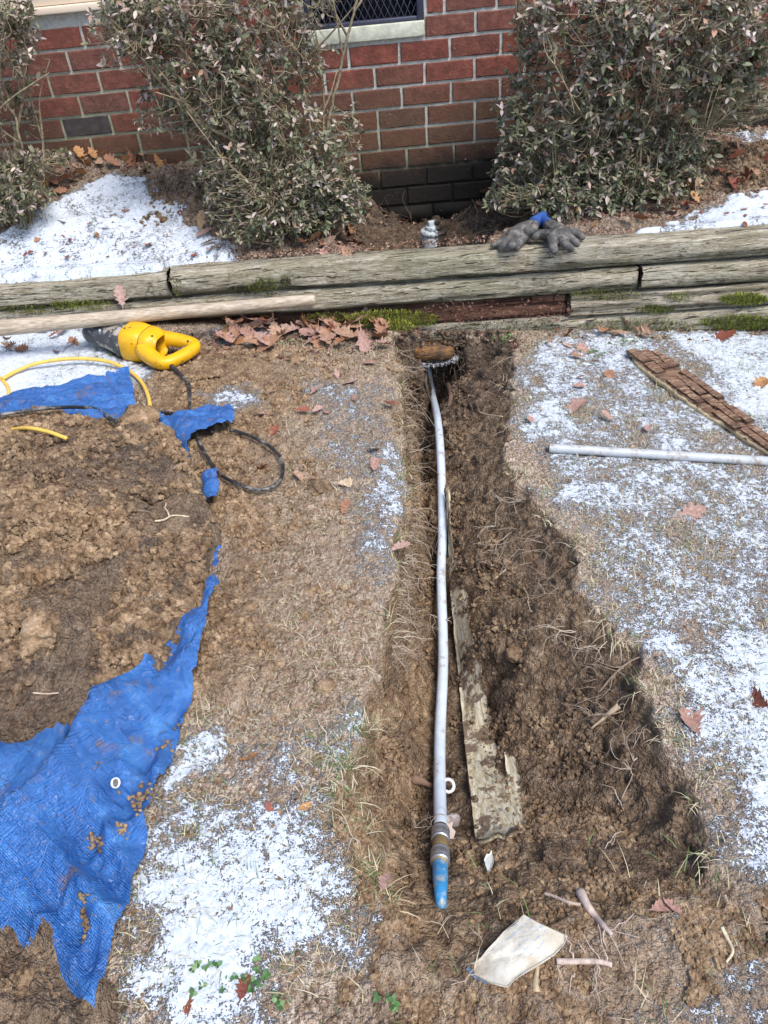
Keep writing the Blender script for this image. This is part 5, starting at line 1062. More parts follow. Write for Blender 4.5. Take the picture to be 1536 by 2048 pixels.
# ------------------------------------------------------------------ fallen oak leaves
def oak(i):
    rg = np.random.default_rng(300 + i); t = [0, .10, .17, .24, .34, .41, .52, .60, .70, .77, .86, .93, 1.0]
    wv_ = np.array([.02, .04, .16, .10, .26, .17, .34, .20, .33, .16, .20, .10, .0]) * (1 + (rg.random(13) - .5) * .35) * rg.uniform(.8, 1.1)
    fw = np.array([0, 0, .02, 0, .03, 0, .04, 0, .05, 0, .03, 0, 0]); L_, M_, R_ = [], [], []
    wr = wv_ * (1 + (rg.random(13) - .5) * .4); cu = rg.uniform(.2, 1.5); tw = rg.uniform(-1.2, 1.2); bd_ = rg.uniform(-.5, .8)
    def shape(x, y): z = cu * y * y * 1.4 + bd_ * .5 * (x - .5) ** 2 + tw * .5 * y * (x - .5) + .10 * math.sin(x * 9 + i) * abs(y); return [x - .5, y, z]
    for k in range(13): L_.append(shape(t[k] + fw[k], wv_[k])); M_.append(shape(t[k], 0)); R_.append(shape(t[k] + fw[k], -wr[k]))
    V = np.array(L_ + M_ + R_); q = [[13 + k, 14 + k, k + 1, k] for k in range(12)] + [[26 + k, 27 + k, 14 + k, 13 + k] for k in range(12)]
    V = np.concatenate([V, np.array([shape(0, .012), shape(0, -.012), [-.78, .006, .06], [-.78, -.006, .06]])]); q += [[39, 40, 42, 41]]
    me = mesh_np('oak_leaf', V, [np.array(q)]); me.polygons.foreach_set('use_smooth', np.ones(len(me.polygons), bool)); return me
OAK = [oak(i) for i in range(9)]
def oak_material(name, stops):
    m, nt, bs = newmat(name); P = pos(nt); r = orand(nt); c = ramp(nt, r, stops)
    v = noise(nt, P, 130, 4, .65); c = mixc(nt, maprange(nt, v, .36, .66), mixc(nt, .45, c, (.05, .025, .015)), c)
    c = mixc(nt, math_(nt, 'MULTIPLY', maprange(nt, noise(nt, P, 330, 3, .7), .60, .70), .3), c, (.60, .58, .58))
    setb(nt, bs, Base_Color=c, Roughness=.65, Specular_IOR_Level=.35); bump(nt, bs, noise(nt, P, 200, 3, .6), .4, .003); return m
M_OAK = oak_material('dry_oak_leaf', [(0, (.26, .105, .045)), (.25, (.38, .185, .100)), (.5, (.44, .27, .18)), (.7, (.30, .125, .060)), (.85, (.50, .34, .23)), (1, (.33, .095, .045))])
M_OAKRED = oak_material('red_brown_leaf', [(0, (.20, .050, .035)), (1, (.30, .095, .055))]); M_OAKPALE = oak_material('straw_leaf', [(0, (.50, .38, .25)), (1, (.44, .31, .18))])
M_OAKPINK = oak_material('pinkish_leaf', [(0, (.47, .30, .25)), (1, (.42, .23, .18))]); M_OAKORG = oak_material('orange_leaf', [(0, (.42, .20, .075)), (1, (.48, .25, .10))])
for me in OAK: me.materials.append(M_OAK)
OAKV = {}
def oakleaf(p, size, az, tilt=.25, label=None, group=None, mat=None, v=None, up=0.0):
    v = random.randrange(9) if v is None else v; me = OAK[v]
    if mat is not None:
        if (v, mat.name) not in OAKV: mm = me.copy(); mm.materials.clear(); mm.materials.append(mat); OAKV[(v, mat.name)] = mm
        me = OAKV[(v, mat.name)]
    o = bpy.data.objects.new('oak_leaf', me); COL.objects.link(o); o.location = Vector(p) + Vector((0, 0, .008 + up)); o.scale = (size, size, size * random.uniform(.7, 1.2))
    o.rotation_euler = (random.gauss(0, tilt), random.gauss(0, tilt), az); tag(o, label, 'leaf', group); return o
CLUSTERS = []
ORD = ['first', 'second', 'third', 'fourth', 'fifth', 'sixth', 'seventh', 'eighth', 'ninth', 'tenth', 'eleventh', 'twelfth', 'thirteenth', 'fourteenth', 'fifteenth', 'sixteenth', 'seventeenth', 'eighteenth', 'nineteenth', 'twentieth'] + ['%dth' % k for k in range(21, 60)]
def many(n, cx, cy, sx, sy, fn, label, group, size=(.05, .085), tilt=.4, mats=(None,), lim=None, noun='leaf', up=.006):
    """label: where the leaves lie; each leaf is told apart by its colour and its order from the left."""
    made = {}
    for k in range(n):
        for tr in range(20):
            x, y = cx + random.uniform(-1, 1) * sx, cy + random.uniform(-1, 1) * sy
            if lim is None or lim(x, y): break
        mt = random.choice(mats); o = oakleaf(fn(x, y), random.uniform(*size), random.random() * 6.28, tilt, None, group, mt, up=up + random.random() * .014); made.setdefault(mt, []).append((x, o))
    word = {None: 'brown', M_OAKRED: 'reddish', M_OAKPALE: 'straw coloured', M_OAKPINK: 'pinkish', M_OAKORG: 'orange'}
    for mt, l in made.items():
        l.sort(key=lambda q: q[0])
        for r, (x, o) in enumerate(l): o.name = 'leaf_fragment' if noun == 'leaf fragment' else o.name; o['label'] = '%s %s %s, %s such from the left' % (word[mt], noun, label, ORD[r])
GG = lambda x, y: PL(x, y)
many(38, 690, 672, 80, 34, GG, 'drifted under the timbers before the trench', 'oak leaves drifted under the timbers', (.07, .115), .35, (None, None, M_OAKPINK), up=.014)
many(32, 530, 672, 85, 30, GG, 'drifted under the timbers right of the hammer', 'oak leaves drifted right of the hammer', (.065, .11), .35, (None, None, M_OAKPINK, M_OAKORG), lambda x, y: x > 415, up=.014)
many(10, 480, 655, 60, 16, GG, 'between wooden handle and hammer', 'oak leaves behind the hammer', (.05, .085), .4, (None, M_OAKRED), up=.012)
many(10, 1210, 668, 90, 12, GG, 'against the lowest right timber', 'oak leaves at the right timber foot', (.05, .09), .5, up=.01)
many(28, 110, 415, 100, 60, BD, 'in the litter beside the left shrub', 'oak leaves beside the left shrub', (.05, .09), .5, (None, None, M_OAKORG), lambda x, y: y < 345 + (190 - x) * .75, up=.012)
many(18, 250, 330, 90, 12, BD, 'drifted at the left wall foot', 'oak leaves along the wall foot', (.05, .085), .6, (None, M_OAKORG), up=.012)
many(26, 560, 492, 160, 22, BD, 'under the middle shrub', 'oak leaves under the middle shrub', (.05, .09), .5, (None, None, None, M_OAKPINK), lambda x, y: y > 440 + (x - 560) * -.05 and y < 520 - (x - 560) * .02, up=.012)
many(14, 1010, 425, 60, 30, BD, 'between pit and gloves', 'oak leaves by the gloves', (.045, .075), .5, up=.012)
many(20, 1290, 425, 110, 45, BD, 'under the right shrub', 'oak leaves under the right shrub', (.045, .08), .5, (None, None, M_OAKORG), lambda x, y: y < 470 - (x - 1250) * .25, up=.012)
many(14, 1480, 340, 60, 45, BD, 'on the dark right mound', 'leaves on the right mound', (.045, .075), .5, (None, M_OAKRED), up=.012)
many(11, 200, 680, 190, 35, GG, 'on the snow by the hammer', 'oak leaves on the snow by the hammer', (.04, .075), .3, (None, M_OAKPINK), lambda x, y: x < 170 or y < 640)
many(22, 230, 480, 210, 60, BD, 'on the left bed snow', 'leaf fragments on the bed snow', (.022, .045), .35, (M_OAKRED, None), lambda x, y: y > 400 + (330 - x) * .2, 'leaf fragment')
many(10, 1450, 440, 90, 30, BD, 'on the right bed snow', 'leaf fragments on the right bed snow', (.020, .04), .35, (M_OAKRED, None), lambda x, y: y > 400 + (1536 - x) * .1, 'leaf fragment')
many(12, 650, 860, 130, 110, GG, 'on bare soil left of the trench head', 'leaves on the soil left of the trench', (.03, .06), .3, (None, M_OAKPINK, M_OAKRED), None, 'oak leaf')
many(10, 1180, 790, 130, 100, GG, 'on the lawn right of the trench head', 'leaves on the lawn right of the trench', (.03, .06), .3, (None, M_OAKPINK), lambda x, y: x > 1050, 'oak leaf')
one = [
    ((128, 448), BD, .085, 1.9, M_OAKORG, 'speckled orange oak leaf lying on the snowy bed'), ((405, 462), BD, .09, 1.3, M_OAKPALE, 'tan oak leaf standing at the edge of the middle shrub'),
    ((1390, 392), BD, .10, 1.6, M_OAKPALE, 'straw coloured oak leaf standing upright before the right shrub'), ((1488, 355), BD, .08, .6, M_OAKORG, 'orange oak leaf on the right mound'),
    ((648, 512), BD, .075, 1.2, M_OAKPINK, 'pale pink oak leaf behind the top timber, nearest the pit'), ((570, 512), BD, .09, .2, M_OAKPALE, 'flat tan leaf behind the top timber under the middle shrub'),
    ((1022, 432), BD, .08, 1.0, M_OAKPINK, 'pale oak leaf just behind the left glove'), ((1155, 435), BD, .08, 2.4, M_OAKORG, 'orange brown oak leaf just behind the right glove'),
    ((246, 606), lambda x, y: onface(x, y, .012), .085, 2.0, M_OAKPINK, 'pinkish oak leaf caught between handle and left timber'),
    ((1330, 652), GG, .115, 1.4, M_OAKRED, 'large dusky oak leaf propped against the lowest timber'), ((1440, 680), GG, .13, .25, M_OAKRED, 'large red-brown curled leaf on the snow above the rotten slab'),
    ((1520, 776), GG, .075, .8, M_OAKORG, 'orange leaf at the right edge beside the rotten slab'), ((1165, 705), GG, .085, 1.5, M_OAKPINK, 'faded oak leaf pressed into the lawn left of the rotten slab'),
    ((1219, 757), GG, .07, 1.5, None, 'narrow brown leaf on the lawn below the faded oak leaf'), ((1145, 825), GG, .11, .4, M_OAKPINK, 'frosted pinkish leaf beside the trench above the pipe offcut'),
    ((1375, 1035), GG, .10, .2, M_OAKPINK, 'faded oak leaf on thin snow below the pipe offcut'), ((1512, 1410), GG, .065, 2.0, M_OAKRED, 'reddish oak leaf on the snow at the right edge'),
    ((1380, 1450), GG, .07, 1.6, M_OAKPINK, 'pale upright leaf on the snow at the right of the trench'), ((1325, 1818), GG, .06, .3, M_OAKPINK, 'pinkish curled leaf at the near right rim of the trench'),
    ((1345, 1822), GG, .035, 2.3, M_OAKPINK, 'small pink leaf next to the curled leaf at the near rim'), ((800, 1098), GG, .06, .4, M_OAKPINK, 'brown oak leaf overhanging the left rim of the trench'),
    ((700, 972), GG, .075, .3, M_OAKPALE, 'tan oak leaf lying on bare soil left of the trench'), ((520, 945), GG, .065, .2, None, 'brown leaf inside the loop of the black cord'),
    ((415, 762), GG, .10, .35, M_OAKPALE, 'light tan leaf behind the black cord near the hammer'), ((690, 1020), GG, .06, 1.3, None, 'small brown leaf on soil below the tan leaf'),
    ((545, 870), GG, .07, 1.0, M_OAKRED, 'crumbled red leaf on the soil beside the black cord'), ((735, 730), GG, .08, 2.6, M_OAKPINK, 'oak leaf near the left head of the trench'),
    ((700, 770), GG, .07, .9, M_OAKPINK, 'faded leaf on the lawn left of the trench head'), ((610, 1620), GG, .034, .5, M_OAKORG, 'small orange leaf on the snow left of the trench'),
    ((540, 1627), GG, .035, 1.7, M_OAKRED, 'small red leaf on the snow in front of the tarp'), ((500, 1522), GG, .045, .2, M_OAKORG, 'little orange leaf at the far edge of the front snow'),
    ((770, 1770), GG, .042, 1.2, M_OAKPINK, 'brown leaf on the left rim beside the blue pipe end'), ((490, 1980), GG, .042, 1.4, M_OAKRED, 'dark purple-brown leaf on the front snow'), ((378, 2020), GG, .036, 1.5, M_OAKRED, 'dark leaf near the bottom edge on the front snow'),
    ((235, 700), GG, .09, .1, M_OAKPINK, 'long rosy leaf on the snow above the yellow cord'), ((150, 690), GG, .07, 2.2, None, 'rust coloured leaf on the snow beside the hammer chuck'),
]
for (px_, py_), fn, size, az, mat, label in one: oakleaf(fn(px_, py_), size, az, .3, label, 'single oak leaves', mat)
# the two upright ones
for o in COL.objects:
    if o.get('label', '').startswith(('straw coloured', 'tan oak leaf standing')): o.rotation_euler = (1.0, -.9, 1.2); o.location.z += .03
    if o.get('label', '').startswith('pinkish oak leaf caught'): o.rotation_euler = (.2, -1.1, 1.6); o.location.z += .02
    if o.get('label', '').startswith('large dusky'): o.rotation_euler = (.9, -.3, .1); o.location.z += .025

# ------------------------------------------------------------------ fine litter, grass, moss, roots, crumbs (nobody could count them)
m, nt, bs = newmat('litter_fragments'); setb(nt, bs, Base_Color=ramp(nt, att(nt, 'rnd'), [(0, (.045, .025, .018)), (.3, (.14, .055, .035)), (.55, (.27, .14, .09)), (.8, (.42, .30, .22)), (1, (.20, .11, .07))]), Roughness=.8); M_FRAG = m
FR = MB()
def frag(p, s, tone=None):
    k = random.randint(4, 6); a = np.sort(RNG.random(k) * 6.28); V = np.stack([np.cos(a) * s, np.sin(a) * s * random.uniform(.3, .8), (RNG.random(k) - .5) * s * .6], 1) @ rotm(random.gauss(0, .4), random.gauss(0, .4), random.random() * 6.28).T
    V = np.concatenate([V, [[0, 0, s * .15]]]) + p + np.array([0, 0, .005]); FR.add(V, None, [[i, (i + 1) % k, k] for i in range(k)], random.random() if tone is None else tone)
def scatter_px(n, x0, x1, y0, y1, fn, s, lim=None):
    for k in range(n):
        x, y = random.uniform(x0, x1), random.uniform(y0, y1)
        if lim is None or lim(x, y): frag(fn(x, y), random.uniform(*s))
def fast_scatter(n, x0, x1, y0, y1, hf, s, lim=None):
    x = RNG.uniform(x0, x1, n); y = RNG.uniform(y0, y1, n); z = hf(x, y)
    k = np.ones(n, bool) if lim is None else lim(x, y)
    for a, b, c_ in zip(x[k], y[k], z[k]): frag(np.array([a, b, c_]), random.uniform(*s))
fast_scatter(9000, -1.6, 1.85, 2.86, 3.58, bed, (.004, .018), lambda x, y: (snowmask(x, y, BSN) < .35 + .0 * x) & (y > yface(x) + .12) & (((x - .3) ** 2 + (y - 3.25) ** 2) > .05))
fast_scatter(1500, -1.6, 1.85, 2.80, 3.58, lambda x, y: bed(x, y) + .010, (.002, .009), lambda x, y: y > yface(x) + .11); fast_scatter(1500, -1.5, -.4, 2.84, 3.3, lambda x, y: bed(x, y) + .014, (.0015, .006), lambda x, y: (y > yface(x) + .06) & (RNG.random(len(x)) < .2 + .8 * sstep(-1.2, -.5, x)))
fast_scatter(1500, -1.5, 1.7, .45, 2.7, ground, (.002, .007), lambda x, y: trench(x, y) < .01)
fast_scatter(700, -.75, .05, 2.50, 2.74, lawn, (.004, .016), None); fast_scatter(420, .5, 1.5, 2.52, 2.66, lawn, (.003, .012), None)
def topt(x, y): return np.full_like(x, TOPZ + .015)
fast_scatter(2600, -.45, .98, 2.70, 2.92, topt, (.002, .009), lambda x, y: (y > yface(x) + .040 + .03 * fbm(x * 12, y * 0, 207, 3)) & (y < yface(x) + .12) & (x > -.5 + .0 * y))
for k in range(420): frag(onface(random.uniform(845, 1145), random.gauss(628, 12), .022 + random.random() * .012), random.uniform(.003, .012), random.uniform(.05, .38))
for k in range(160): frag(onface(random.uniform(800, 1000), random.gauss(668, 6), .02 + random.random() * .02), random.uniform(.003, .010), random.uniform(.05, .38))
tag(FR.build('leaf_litter', M_FRAG), 'fine brown leaf litter and bark crumbs over bed and lawn', kind='stuff')
def blade(mb, p, ln, az, lean, wd, a):
    n = 4; t = np.linspace(0, 1, n); o_ = np.array([math.cos(az), math.sin(az)]); sdv = np.array([-o_[1], o_[0], 0]); ang = lean * (.35 + t * .9); dx = np.concatenate([[0], np.cumsum(np.sin(ang[1:]) * ln / (n - 1))]); dz = np.concatenate([[0], np.cumsum(np.cos(ang[1:]) * ln / (n - 1))])
    C = p + np.stack([o_[0] * dx, o_[1] * dx, np.maximum(dz, dx * 0 - .002 if lean < 1.5 else -9)], 1); w_ = wd * (1 - t ** 2 * .95)
    mb.add(np.stack([C - sdv * w_[:, None], C + sdv * w_[:, None]], 1).reshape(-1, 3), [[2 * i, 2 * i + 1, 2 * i + 3, 2 * i + 2] for i in range(n - 1)], None, a)
m, nt, bs = newmat('winter_grass'); setb(nt, bs, Base_Color=ramp(nt, att(nt, 'rnd'), [(0, (.05, .12, .025)), (.25, (.13, .20, .055)), (.45, (.30, .28, .13)), (.7, (.50, .42, .25)), (1, (.64, .57, .42))]), Roughness=.6); M_GRASS = m
GR = MB()
def tuft(p, n, ln, green, spread=.015, lean=(.3, 1.4), az=None):
    for k in range(n): blade(GR, p + np.array([random.gauss(0, spread), random.gauss(0, spread), -.002]), random.uniform(.5, 1.1) * ln, random.random() * 6.28 if az is None else random.gauss(az, .7), random.uniform(*lean), random.uniform(.0004, .0010), min(1, max(0, random.gauss(.12 if random.random() < green else .78, .12))))
rimL = [(786, 705), (790, 740), (795, 770), (798, 800), (803, 850), (806, 890), (812, 940), (814, 980), (810, 1020), (796, 1080), (788, 1130), (780, 1180), (774, 1250), (730, 1450), (700, 1530), (700, 1600), (720, 1660), (740, 1740), (770, 1800)]
for x, y in rimL:
    for k in range(9): tuft(L(x - random.uniform(0, 42), y + random.uniform(-18, 18), .002), 9, .034, .5, .014, (.5, 1.5))
    tuft(L(x + 4, y, 0), 5, .06, .15, .01, (1.2, 2.3), 0.0)
rimR = [(1015, 770), (1012, 850), (1030, 940), (1090, 1030), (1150, 1090), (1200, 1215), (1250, 1270), (1290, 1380), (1320, 1470), (1390, 1600), (1410, 1710)]
for x, y in rimR:
    for k in range(4): tuft(L(x + random.uniform(0, 30), y + random.uniform(-18, 18), .002), 7, .032, .35, .016, (.7, 1.6))
    tuft(L(x - 2, y, 0), 4, .045, .2, .01, (1.3, 2.4), math.pi)
for x, y, n_, ln, gr in [(730, 830, 60, .05, .6), (500, 1060, 10, .05, .3), (640, 870, 25, .04, .3), (770, 1150, 25, .04, .7), (555, 800, 35, .03, .4), (610, 900, 25, .03, .3), (350, 1060, 10, .04, .5), (760, 980, 40, .04, .4), (640, 1500, 45, .05, .5), (690, 1500, 30, .05, .5), (560, 1920, 16, .06, .6), (480, 1780, 30, .06, .55), (430, 1700, 40, .055, .4), (370, 1690, 25, .05, .6), (350, 1830, 30, .05, .4), (450, 1880, 25, .05, .7), (600, 1700, 16, .06, .5), (400, 1480, 30, .05, .4), (700, 2000, 8, .035, .3), (920, 1985, 18, .045, .6), (1000, 1838, 16, .045, .6), (880, 1990, 8, .04, .2), (1250, 1770, 8, .06, .5), (1430, 1740, 30, .05, .5), (1460, 1880, 30, .05, .3), (1290, 2040, 20, .06, .5), (1240, 690, 60, .05, .5), (1300, 780, 40, .06, .6), (1480, 740, 50, .06, .7), (1420, 700, 40, .06, .6), (1520, 840, 60, .05, .7), (1150, 740, 50, .035, .3), (1080, 830, 40, .035, .3), (1130, 930, 40, .04, .4), (1250, 1010, 60, .035, .3), (1380, 1090, 60, .035, .35), (1470, 1250, 60, .035, .5), (1330, 1160, 60, .035, .3), (1440, 1500, 70, .035, .35), (1500, 1640, 50, .035, .35), (1200, 1130, 40, .03, .3), (200, 720, 30, .06, .6), (110, 760, 30, .06, .6), (255, 750, 20, .05, .6), (40, 690, 14, .05, .7)]:
    p = L(x, y); tuft(p, n_, ln, gr, .035, (.5, 1.5))
# the lone pale hanks hanging into the trench
for x, y in [(1215, 1240), (1232, 1275)]: tuft(L(x, y, .0), 9, .085, .02, .010, (1.5, 2.6), -2.4)
n = 42000; gx_ = RNG.uniform(-1.0, 1.7, n); gy_ = RNG.uniform(.45, 2.68, n); ok = (trench(gx_, gy_) < .004) & ((LOOSE(gx_, gy_) < .02) | ((gx_ > -.3) & (RNG.random(n) < .5))) & (PILE(gx_, gy_) < 0) & (TARP(gx_, gy_) < 0) & (fbm(gx_ * 7, gy_ * 7, 201, 3) > .40) & ((gy_ > .75) | (gx_ < -.1))
for a_, b_, c_ in zip(gx_[ok], gy_[ok], lawn(gx_[ok], gy_[ok])): blade(GR, np.array([a_, b_, c_ + .004]), random.uniform(.008, .032), random.random() * 6.28, random.uniform(1.0, 1.8), random.uniform(.0004, .0008), min(1, max(0, random.gauss(.15 if random.random() < .2 else .75, .14))))
tag(GR.build('grass', M_GRASS), 'sparse straw and green grass blades over the lawn and trench rims', kind='stuff')
# green weeds
m, nt, bs = newmat('green_weed'); setb(nt, bs, Base_Color=ramp(nt, att(nt, 'rnd'), [(0, (.03, .085, .02)), (.6, (.075, .17, .04)), (1, (.20, .30, .13))]), Roughness=.5); M_WEED = m
def weed(p, n, r, label):
    mb = MB()
    for k in range(n):
        c0 = np.asarray(p) + np.array([random.gauss(0, r), random.gauss(0, r * .6), random.uniform(.004, .02)])
        for j in range(3): mb.add((LV * np.array([1, 1.9, .6])) @ (frame_from(np.array([math.cos(j * 2.1 + k), math.sin(j * 2.1 + k), .25]), random.gauss(0, .3)) * random.uniform(.005, .010)).T + c0, LQ, None, random.random())
    tag(mb.build('weed', M_WEED), label, 'weed', 'small green weeds')
for (x, y), n_, r, fn, lb in [((1010, 682), 16, .022, GG, 'bright green weed at the right head of the trench'), ((500, 645), 14, .05, GG, 'green weeds sprouting below the timbers behind the hammer'), ((575, 690), 8, .02, GG, 'green weed among the drifted oak leaves'), ((430, 1962), 12, .018, GG, 'green weed in the front snow, leftmost of two'), ((530, 1970), 16, .02, GG, 'green weed in the front snow beside the bare soil'), ((290, 345), 8, .02, BD, 'dark green ivy sprig at the wall foot'), ((1250, 690), 14, .04, GG, 'green clover in the snow left of the rotten slab'), ((1180, 712), 8, .03, GG, 'small green weed on thin snow by the right timber foot'), ((785, 2005), 5, .008, GG, 'tiny bright green leaf on bare soil near the bottom edge')]: weed(fn(x, y), n_, r, lb)
# moss
m, nt, bs = newmat('moss'); setb(nt, bs, Base_Color=ramp(nt, att(nt, 'rnd'), [(0, (.020, .022, .006)), (.3, (.07, .085, .010)), (.65, (.20, .23, .020)), (1, (.36, .38, .06))]), Roughness=.9); M_MOSS = m
MS = MB()
def moss(x0, x1, y0, y1, n, tone, fn, ln=.010, elip=True):
    for k in range(n):
        u, v = random.uniform(-1, 1), random.uniform(-1, 1)
        if elip and u * u + v * v > 1: continue
        p = fn((x0 + x1) / 2 + u * (x1 - x0) / 2, (y0 + y1) / 2 + v * (y1 - y0) / 2); blade(MS, p, random.uniform(.5, 1.3) * ln, random.random() * 6.28, random.uniform(.1, 1.3), random.uniform(.0008, .0018), min(1, max(0, random.gauss(tone, .18))))
FC = lambda off: (lambda x, y: onface(x, y, off))
moss(496, 556, 556, 592, 500, .35, FC(.006)); moss(470, 505, 570, 592, 160, .02, FC(.004)); moss(560, 582, 555, 575, 140, .02, FC(.004))
moss(690, 880, 622, 660, 2400, .68, FC(.010), .014); moss(600, 720, 626, 645, 500, .4, FC(.004)); moss(760, 830, 640, 672, 500, .8, FC(.022), .014)
moss(100, 230, 600, 622, 700, .5, FC(.010)); moss(0, 120, 612, 628, 400, .3, FC(.006)); moss(345, 365, 560, 600, 80, .4, FC(.004))
moss(1140, 1290, 580, 602, 700, .30, FC(.006), .008); moss(1440, 1536, 588, 612, 900, .62, FC(.010), .016); moss(1330, 1390, 586, 602, 260, .5, FC(.008)); moss(1270, 1350, 612, 628, 380, .4, FC(.006)); moss(1400, 1560, 632, 662, 1400, .5, FC(.010), .016); moss(1160, 1400, 640, 664, 700, .35, FC(.008))
moss(1312, 1360, 494, 520, 420, .12, lambda x, y: onface(x, y, -.02), .012); moss(1120, 1150, 503, 518, 200, .75, lambda x, y: onface(x, y, -.01), .012); moss(900, 1130, 645, 665, 400, .25, FC(.008)); moss(640, 700, 520, 545, 160, .5, lambda x, y: onface(x, y, -.012), .006)
tag(MS.build('moss', M_MOSS), 'yellow-green moss growing on and between the timbers', kind='stuff')
# roots
m, nt, bs = newmat('pale_root'); setb(nt, bs, Base_Color=ramp(nt, att(nt, 'rnd'), [(0, (.10, .070, .048)), (.5, (.26, .195, .14)), (1, (.50, .41, .32))]), Roughness=.8); M_ROOT = m
RT = MB()
def root_(p, d, ln, r=.0009, a=None, wob=.5, br=1, sag=.12):
    a = random.random() if a is None else a; n = 7; P = [np.asarray(p, float)]; d = np.asarray(d, float); d = d / np.linalg.norm(d)
    for k in range(n): d = d + RNG.normal(0, wob * .5, 3) - np.array([0, 0, sag]); d /= np.linalg.norm(d); P.append(P[-1] + d * ln / n)
    tube(RT, P, np.linspace(r, r * .35, len(P)), 4, cap=False, a=a)
    if br > 0:
        for k in range(random.randint(1, 3)):
            i = random.randint(1, n - 1); dd = (P[i + 1] - P[i]) + RNG.normal(0, .02, 3); root_(P[i], dd, ln * random.uniform(.3, .6), r * .65, a, wob, br - 1, sag)
for k in range(150):                                          # left wall of the trench
    y = random.uniform(700, 1330); x = np.interp(y, [690, 830, 950, 1030, 1130, 1300], [792, 803, 814, 815, 795, 770]); p = L(x, y, -random.uniform(.01, .07)); p[0] += .015
    root_(p, (1, RNG.normal(0, .5), random.uniform(-.5, .2)), random.uniform(.03, .11), random.uniform(.0006, .0013), random.uniform(.3, 1), .45)
for k in range(90):                                           # right wall
    y = random.uniform(700, 1420); x = np.interp(y, [690, 850, 950, 1040, 1100, 1200, 1300, 1420], [1030, 1012, 1040, 1090, 1140, 1180, 1255, 1290]); p = L(x - random.uniform(0, 70), y, 0); p[2] = gz(p) + .008
    root_(p, (-1, RNG.normal(0, .7), random.uniform(-.2, .4)), random.uniform(.04, .13), random.uniform(.0006, .0012), random.uniform(.2, .9), .5)
for k in range(60): p = onface(random.uniform(810, 1010), random.uniform(670, 735), .03 + random.random() * .02); root_(p, (RNG.normal(0, .8), -.6, -.3), random.uniform(.04, .12), random.uniform(.0006, .0012), random.uniform(.05, .5), .6)
for x, y in [(1060, 1230), (1075, 1210), (1000, 1010), (1010, 990), (990, 1060), (1005, 1085), (985, 1140), (1040, 1010), (1150, 1270), (1130, 1300), (1185, 1300), (1265, 1530), (1258, 1545), (1220, 1690), (1240, 1610), (830, 1660), (720, 1690), (755, 1690), (845, 1240)]:
    p = L(x, y); p = G(x, y); p[2] += .010
    for k in range(3): root_(p, (RNG.normal(0, 1), RNG.normal(0, 1), .25), random.uniform(.05, .11), random.uniform(.0010, .0017), random.uniform(.6, 1), .5, 2, .05)
for k in range(170):                                          # pit by the wall
    an = random.uniform(2.2, 7.0); p = np.array([PITC[0] + math.cos(an) * .30, PITC[1] + math.sin(an) * .30, 0]); p[1] = min(p[1], ywall(p[0]) - .03); p[2] = float(bed(p[0:1], p[1:2])[0]) + random.uniform(-.06, .05)
    root_(p, (PITC[0] - p[0] + RNG.normal(0, .15), PITC[1] - p[1] - .1 + RNG.normal(0, .15), random.uniform(-.1, .25)), random.uniform(.08, .24), random.uniform(.0007, .0016), random.uniform(0, .45), .5)
for x, y in [(700, 420), (690, 460), (520, 505), (450, 495), (1000, 470), (1300, 300), (1280, 290), (1250, 310)]:
    root_(BD(x, y) + np.array([0, 0, .02]), (RNG.normal(0, 1), -.3, .5), random.uniform(.1, .2), .0012, random.uniform(.4, .9), .4)
for x, y in [(120, 975), (30, 1130), (260, 1020), (600, 1300), (640, 1270), (30, 1000), (90, 1460), (700, 1250), (560, 1390)]: root_(PL(x, y, .006), (RNG.normal(0, 1), RNG.normal(0, 1), .2), random.uniform(.03, .07), .0011, random.uniform(.5, 1), .4, 1, .08)
for x, y in [(900, 1890), (880, 1900), (960, 1900), (1020, 1990), (960, 2010), (1230, 1860), (1100, 1900), (1180, 1990), (880, 1965), (1150, 1940)]: root_(G(x, y) + np.array([0, 0, .004]), (RNG.normal(0, 1), RNG.normal(0, 1), .3), random.uniform(.03, .07), .0010, random.uniform(.6, 1), .6, 1, .08)
tag(RT.build('fine_roots', M_ROOT), 'thin torn roots hanging from the trench walls and pit', kind='stuff')
# larger single sticks and roots
def stick(pts, r0, r1, col, label, cat='stick', group=None, dz=.006, fn=G, side=()):
    P = smoothpath(np.array([fn(x, y) + np.array([0, 0, dz]) for x, y in pts]), 6); mb = MB(); tube(mb, P, np.linspace(r0, r1, len(P)), 8)
    for i, d, ln, r in side:
        a = P[int(i * (len(P) - 1))]; d = np.array(d, float); d /= np.linalg.norm(d); Q = [a + d * ln * t + RNG.normal(0, .0025, 3) * (t > 0) for t in np.linspace(0, 1, 6)]; tube(mb, Q, np.linspace(r, r * .4, 6), 5)
    tag(mb.build('root_piece' if cat == 'root' else 'stick', simple('stick_bark', col, .85, sc=70, var=.35, bstr=.5, P=pos)), label, cat, group)
stick([(1088, 1795), (1110, 1803), (1135, 1812), (1160, 1818)], .0032, .0028, (.46, .36, .29), 'thin pale twig with knobbed end meeting the forked stick', dz=.012)
stick([(1159, 1792), (1172, 1818), (1190, 1843), (1206, 1862), (1222, 1878)], .0088, .003, (.44, .35, .30), 'forked greyish stick with rootlets near the paper packet', 'stick', dz=.014, side=[(.6, (-.5, -.6, -.1), .05, .0014), (.7, (.6, -.4, .1), .06, .0014), (.8, (-.3, -.9, 0), .05, .0014), (.9, (.7, .3, .1), .05, .0012), (.75, (.2, -.9, .1), .07, .0012)])
